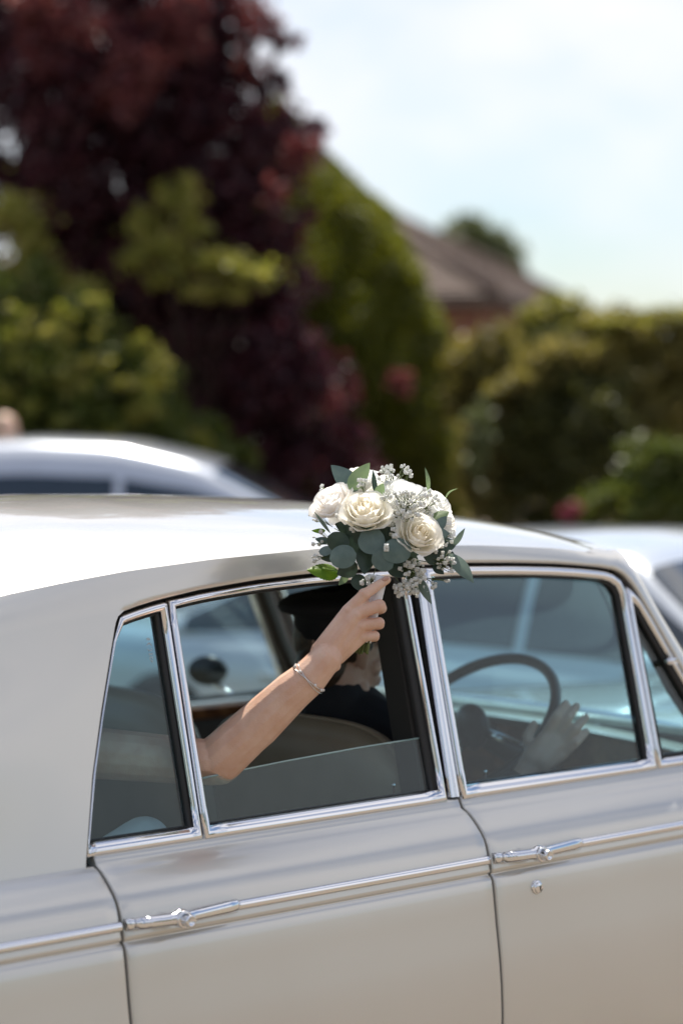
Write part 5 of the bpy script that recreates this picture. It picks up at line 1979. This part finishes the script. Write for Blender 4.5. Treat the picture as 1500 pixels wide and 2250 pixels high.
for (wall_dir, nrm, a, wd) in ((ub, -ua, 1.5, 1.5), (ub, -ua, 4.3, 1.6), (ua, -ub, 5.0, 2.0)):
    c = C0 + wall_dir * a + nrm * 0.13 + Vector((0, 0, 2.15))
    m3 = Matrix((wall_dir, nrm, Vector((0, 0, 1)))).transposed()
    g = MB()
    g.box(c, (wd, 0.03, 1.5), m3)
    w_ = g.build('window', M['far_glass'], house, False, world=True)
    for (dx, dz, sx, sz) in ((0, 0.75, wd + 0.1, 0.1), (0, -0.75, wd + 0.1, 0.1), (-wd / 2, 0, 0.1, 1.4), (wd / 2, 0, 0.1, 1.4), (0, 0, 0.08, 1.4)):
        fr = MB()
        fr.box(c + wall_dir * dx + nrm * 0.03 + Vector((0, 0, dz)), (sx, 0.06, sz), m3)
        fr.build('window_bar', M['upvc'], w_, False, world=True)

# ================================================================== parked cars
def parked_car(name, label, loc, rz, paint, rim, top, roofl, wid, group, qt=0.52):
    """top: body shoulder line (x, z); roofl: roof line (x, z) from rear base to screen base"""
    e = empty(name, loc, rz, label, 'car', group)
    x0, x1 = top[0][0], top[-1][0]
    tx_, tz_ = [p[0] for p in top], [p[1] for p in top]
    NX, hw = 40, wid / 2
    v = []
    for i in range(NX):
        x = x0 + (x1 - x0) * i / (NX - 1)
        t = (x - (x0 + x1) / 2) / ((x1 - x0) / 2)
        w = hw * (1 - 0.16 * abs(t) ** 4)
        zt = interp(x, tx_, tz_)
        zb = 0.28
        sec = [(w * 0.92, 0.24), (w * 0.985, 0.32), (w, 0.48), (w * 0.995, 0.62), (w * 0.985, zt - 0.10), (w * 0.96, zt - 0.035), (w * 0.90, zt - 0.005), (w * 0.6, zt + 0.025), (0, zt + 0.035)]
        full = [(-a, z) for a, z in sec] + [(a, z) for a, z in sec[::-1][1:]]
        for (y, z) in full:
            v.append((x, y, z))
    m = len(full)
    f = grid_faces(NX, m, 0, False, True)
    f += [tuple(range(m)), tuple(range((NX - 1) * m, NX * m))[::-1]]
    body = mo('body', v, f, paint, e)
    # cabin
    rx, rz_ = [p[0] for p in roofl], [p[1] for p in roofl]
    NXc, NYc = 44, 9
    zbelt = lambda x: interp(x, tx_, tz_) - 0.02
    def cabin_pt(x, q):
        """q 0..1 from the belt up the side and over to the roof middle"""
        zr = interp(x, rx, rz_)
        zb_ = zbelt(x)
        h = max(zr - zb_, 0.0)
        full_h = max(rz_) - zb_
        wb = hw * 0.93
        wr = hw * 0.74
        k = h / max(full_h, 0.01)
        if q < 0.6:
            t = q / 0.6
            return (x, wb + (wr - wb) * t * k + 0.012 * math.sin(math.pi * t), zb_ + (h * 0.90) * t)
        t = (q - 0.6) / 0.4
        wq = wb + (wr - wb) * k
        a = t * math.pi / 2
        return (x, wq * math.cos(a) ** 0.7 if t < 1 else 0.0, zb_ + h * 0.90 + h * 0.10 * math.sin(a))
    v = []
    xs = [rx[0] + (rx[-1] - rx[0]) * (0.5 - 0.5 * math.cos(math.pi * i / (NXc - 1))) for i in range(NXc)]
    for x in xs:
        half = [cabin_pt(x, j / (NYc - 1)) for j in range(NYc)]
        full = [(p[0], -p[1], p[2]) for p in half] + half[::-1][1:]
        v += full
    mo('cabin', v, grid_faces(NXc, 2 * NYc - 1, 0, False, True), paint, e)
    # side windows
    def glass_patch(name_, xa, xb, qa, qb, s, nx=10):
        vv = []
        for i in range(nx):
            x = xa + (xb - xa) * i / (nx - 1)
            for j in range(5):
                p = cabin_pt(x, qa + (qb - qa) * j / 4)
                vv.append((p[0], s * (p[1] + 0.006), p[2] + 0.002))
        mo(name_, vv, grid_faces(nx, 5, 0, False, s < 0), M['car_glass'], e)
    zmax = max(rz_)
    full_x = [x for x in xs if interp(x, rx, rz_) > zmax - 0.42]
    xa, xb = full_x[0] + 0.06, full_x[-1] - 0.06
    cuts = np.linspace(xa, xb, 4)
    for s in (-1, 1):
        for k in range(3):
            glass_patch('side_window', cuts[k] + 0.025, cuts[k + 1] - 0.025, 0.08, qt, s)
    # screens
    for nm, (xa_, xb_) in (('windscreen', (rx[-2], rx[-1])), ('rear_window', (rx[1], rx[0]))):
        vv = []
        for i in range(8):
            t = 0.10 + 0.80 * i / 7
            x = xa_ + (xb_ - xa_) * t
            for j in range(9):
                q = 1.0 - 0.36 * abs(j - 4) / 4
                p = cabin_pt(x, q)
                vv.append((p[0] + (0.006 if nm == 'windscreen' else -0.006), (1 if j > 4 else -1) * p[1] * 0.97, p[2] + 0.012))
        mo(nm, vv, grid_faces(8, 9, 0, False, nm == 'windscreen'), M['car_glass'], e)
    for ax_ in (x0 + 0.82, x1 - 0.85):
        for s in (-1, 1):
            lathe_wheel(e, (ax_, s * (hw - 0.09), 0.32), s, 0.32, 0.20, rim)
    for s in (-1, 1):
        l_ = MB()
        l_.ellipsoid((x1 - 0.05, s * hw * 0.66, tz_[-1] - 0.10), (0.09, 0.17, 0.07))
        l_.build('headlight', M['lamp'], e)
        l_ = MB()
        l_.ellipsoid((x0 + 0.05, s * hw * 0.72, tz_[0] - 0.10), (0.07, 0.12, 0.09))
        l_.build('tail_light', M['lens_red'], e)
        l_ = MB()
        l_.ellipsoid((rx[-1] - 0.42, s * (hw + 0.06), zbelt(rx[-1] - 0.42) + 0.06), (0.06, 0.10, 0.065))
        l_.build('wing_mirror', paint, e)
        for xx in (cuts[1], cuts[2] + 0.1):
            h_ = MB()
            h_.box((xx - 0.25, s * (hw * 0.985 + 0.012), zbelt(xx) - 0.13), (0.20, 0.03, 0.035))
            h_.build('door_handle', paint, e)
    return e


M['car_glass'] = mat_simple('dark_car_glass', (0.03, 0.04, 0.05), 0.03, coat=1.0)
M['lamp'] = mat_simple('clear_lamp', (0.6, 0.62, 0.65), 0.08, metal=0.6, coat=1.0)
M['lens_red'] = mat_simple('red_lamp', (0.4, 0.02, 0.02), 0.15, coat=1.0)
M['alloy'] = mat_simple('alloy_wheel', (0.55, 0.55, 0.57), 0.3, metal=1.0)
p_silver = mat_paint('silver_paint', (0.56, 0.60, 0.67), (0.54, 0.575, 0.64), 0.4, 0.28)
p_cream = mat_paint('blue_grey_paint', (0.50, 0.54, 0.59), (0.48, 0.51, 0.55), 0.3)
PG = 'cars parked beyond the vintage car'
parked_car('parked_car', 'silver hatchback with a curved roof behind the rear of the vintage car', (at(250, 0, 14.0).x + 0.22, 14.0, 0), R(-4), p_silver, M['alloy'],
           [(-2.0, 0.86), (-1.7, 0.98), (-0.5, 0.97), (0.7, 0.95), (1.15, 0.96), (1.7, 0.86), (2.05, 0.68)],
           [(-1.95, 0.98), (-1.75, 1.40), (-1.2, 1.53), (-0.6, 1.565), (-0.1, 1.545), (0.35, 1.44), (1.25, 0.96)], 1.78, PG, 0.44)
parked_car('parked_car', 'pale blue-silver coupe beyond the windscreen of the vintage car, at the right edge', (0.75, 9.9, 0), R(-40), p_cream, M['alloy'],
           [(-2.05, 0.70), (-1.8, 0.80), (-0.6, 0.82), (0.6, 0.80), (1.1, 0.79), (1.75, 0.70), (2.1, 0.58)],
           [(-1.3, 0.81), (-0.65, 1.17), (-0.1, 1.245), (0.5, 1.26), (0.95, 1.22), (1.6, 0.74)], 1.74, PG)

# ================================================================== bystander beside the shrubs
by = empty('person', (-2.15, 15.5, 0), 0, 'bystander whose head shows above the silver car at the far left', 'person')
mb = MB()
bx, byy = -2.15, 15.5
PB = head_shapes(mb, (bx, byy, 1.565), (0.8, -0.6, 0), (0, 0, 1), 1.0)
mb.capsule((bx, byy, 1.48), 0.055, (bx, byy, 1.36), 0.058)
mb.capsule((bx, byy, 0.95), 0.14, (bx, byy, 1.28), 0.15, flat=(1, 1.2))
for s_ in (-1, 1):
    mb.capsule((bx + s_ * 0.17, byy, 1.33), 0.055, (bx + s_ * 0.24, byy, 1.05), 0.042)
    mb.capsule((bx + s_ * 0.24, byy, 1.05), 0.040, (bx + s_ * 0.23, byy - 0.05, 0.80), 0.030)
    mb.capsule((bx + s_ * 0.23, byy - 0.05, 0.80), 0.030, (bx + s_ * 0.23, byy - 0.06, 0.71), 0.022)
    mb.capsule((bx + s_ * 0.09, byy, 0.92), 0.095, (bx + s_ * 0.10, byy, 0.50), 0.062)
    mb.capsule((bx + s_ * 0.10, byy, 0.50), 0.058, (bx + s_ * 0.10, byy, 0.09), 0.042)
    mb.capsule((bx + s_ * 0.10, byy, 0.045), 0.045, (bx + s_ * 0.11, byy - 0.15, 0.035), 0.035)
link('body', fuse(mb, 0.012, 2), M['skin'], by, world=True)
eyes(by, PB)
hb = MB()
hb.ellipsoid(PB(-0.028, 0, 0.038), (0.090, 0.090, 0.080))
link('hair', fuse(hb, 0.01, 1), M['hair_grey'], by, world=True)
cb = MB()
cb.capsule((bx, byy, 0.93), 0.155, (bx, byy, 1.28), 0.165, flat=(1, 1.2))
for s_ in (-1, 1):
    cb.capsule((bx + s_ * 0.17, byy, 1.33), 0.068, (bx + s_ * 0.24, byy, 1.05), 0.055)
    cb.capsule((bx + s_ * 0.09, byy, 0.92), 0.11, (bx + s_ * 0.10, byy, 0.50), 0.078)
    cb.capsule((bx + s_ * 0.10, byy, 0.50), 0.074, (bx + s_ * 0.10, byy, 0.12), 0.06)
link('clothes', fuse(cb, 0.014, 2), M['suit'], by, world=True)
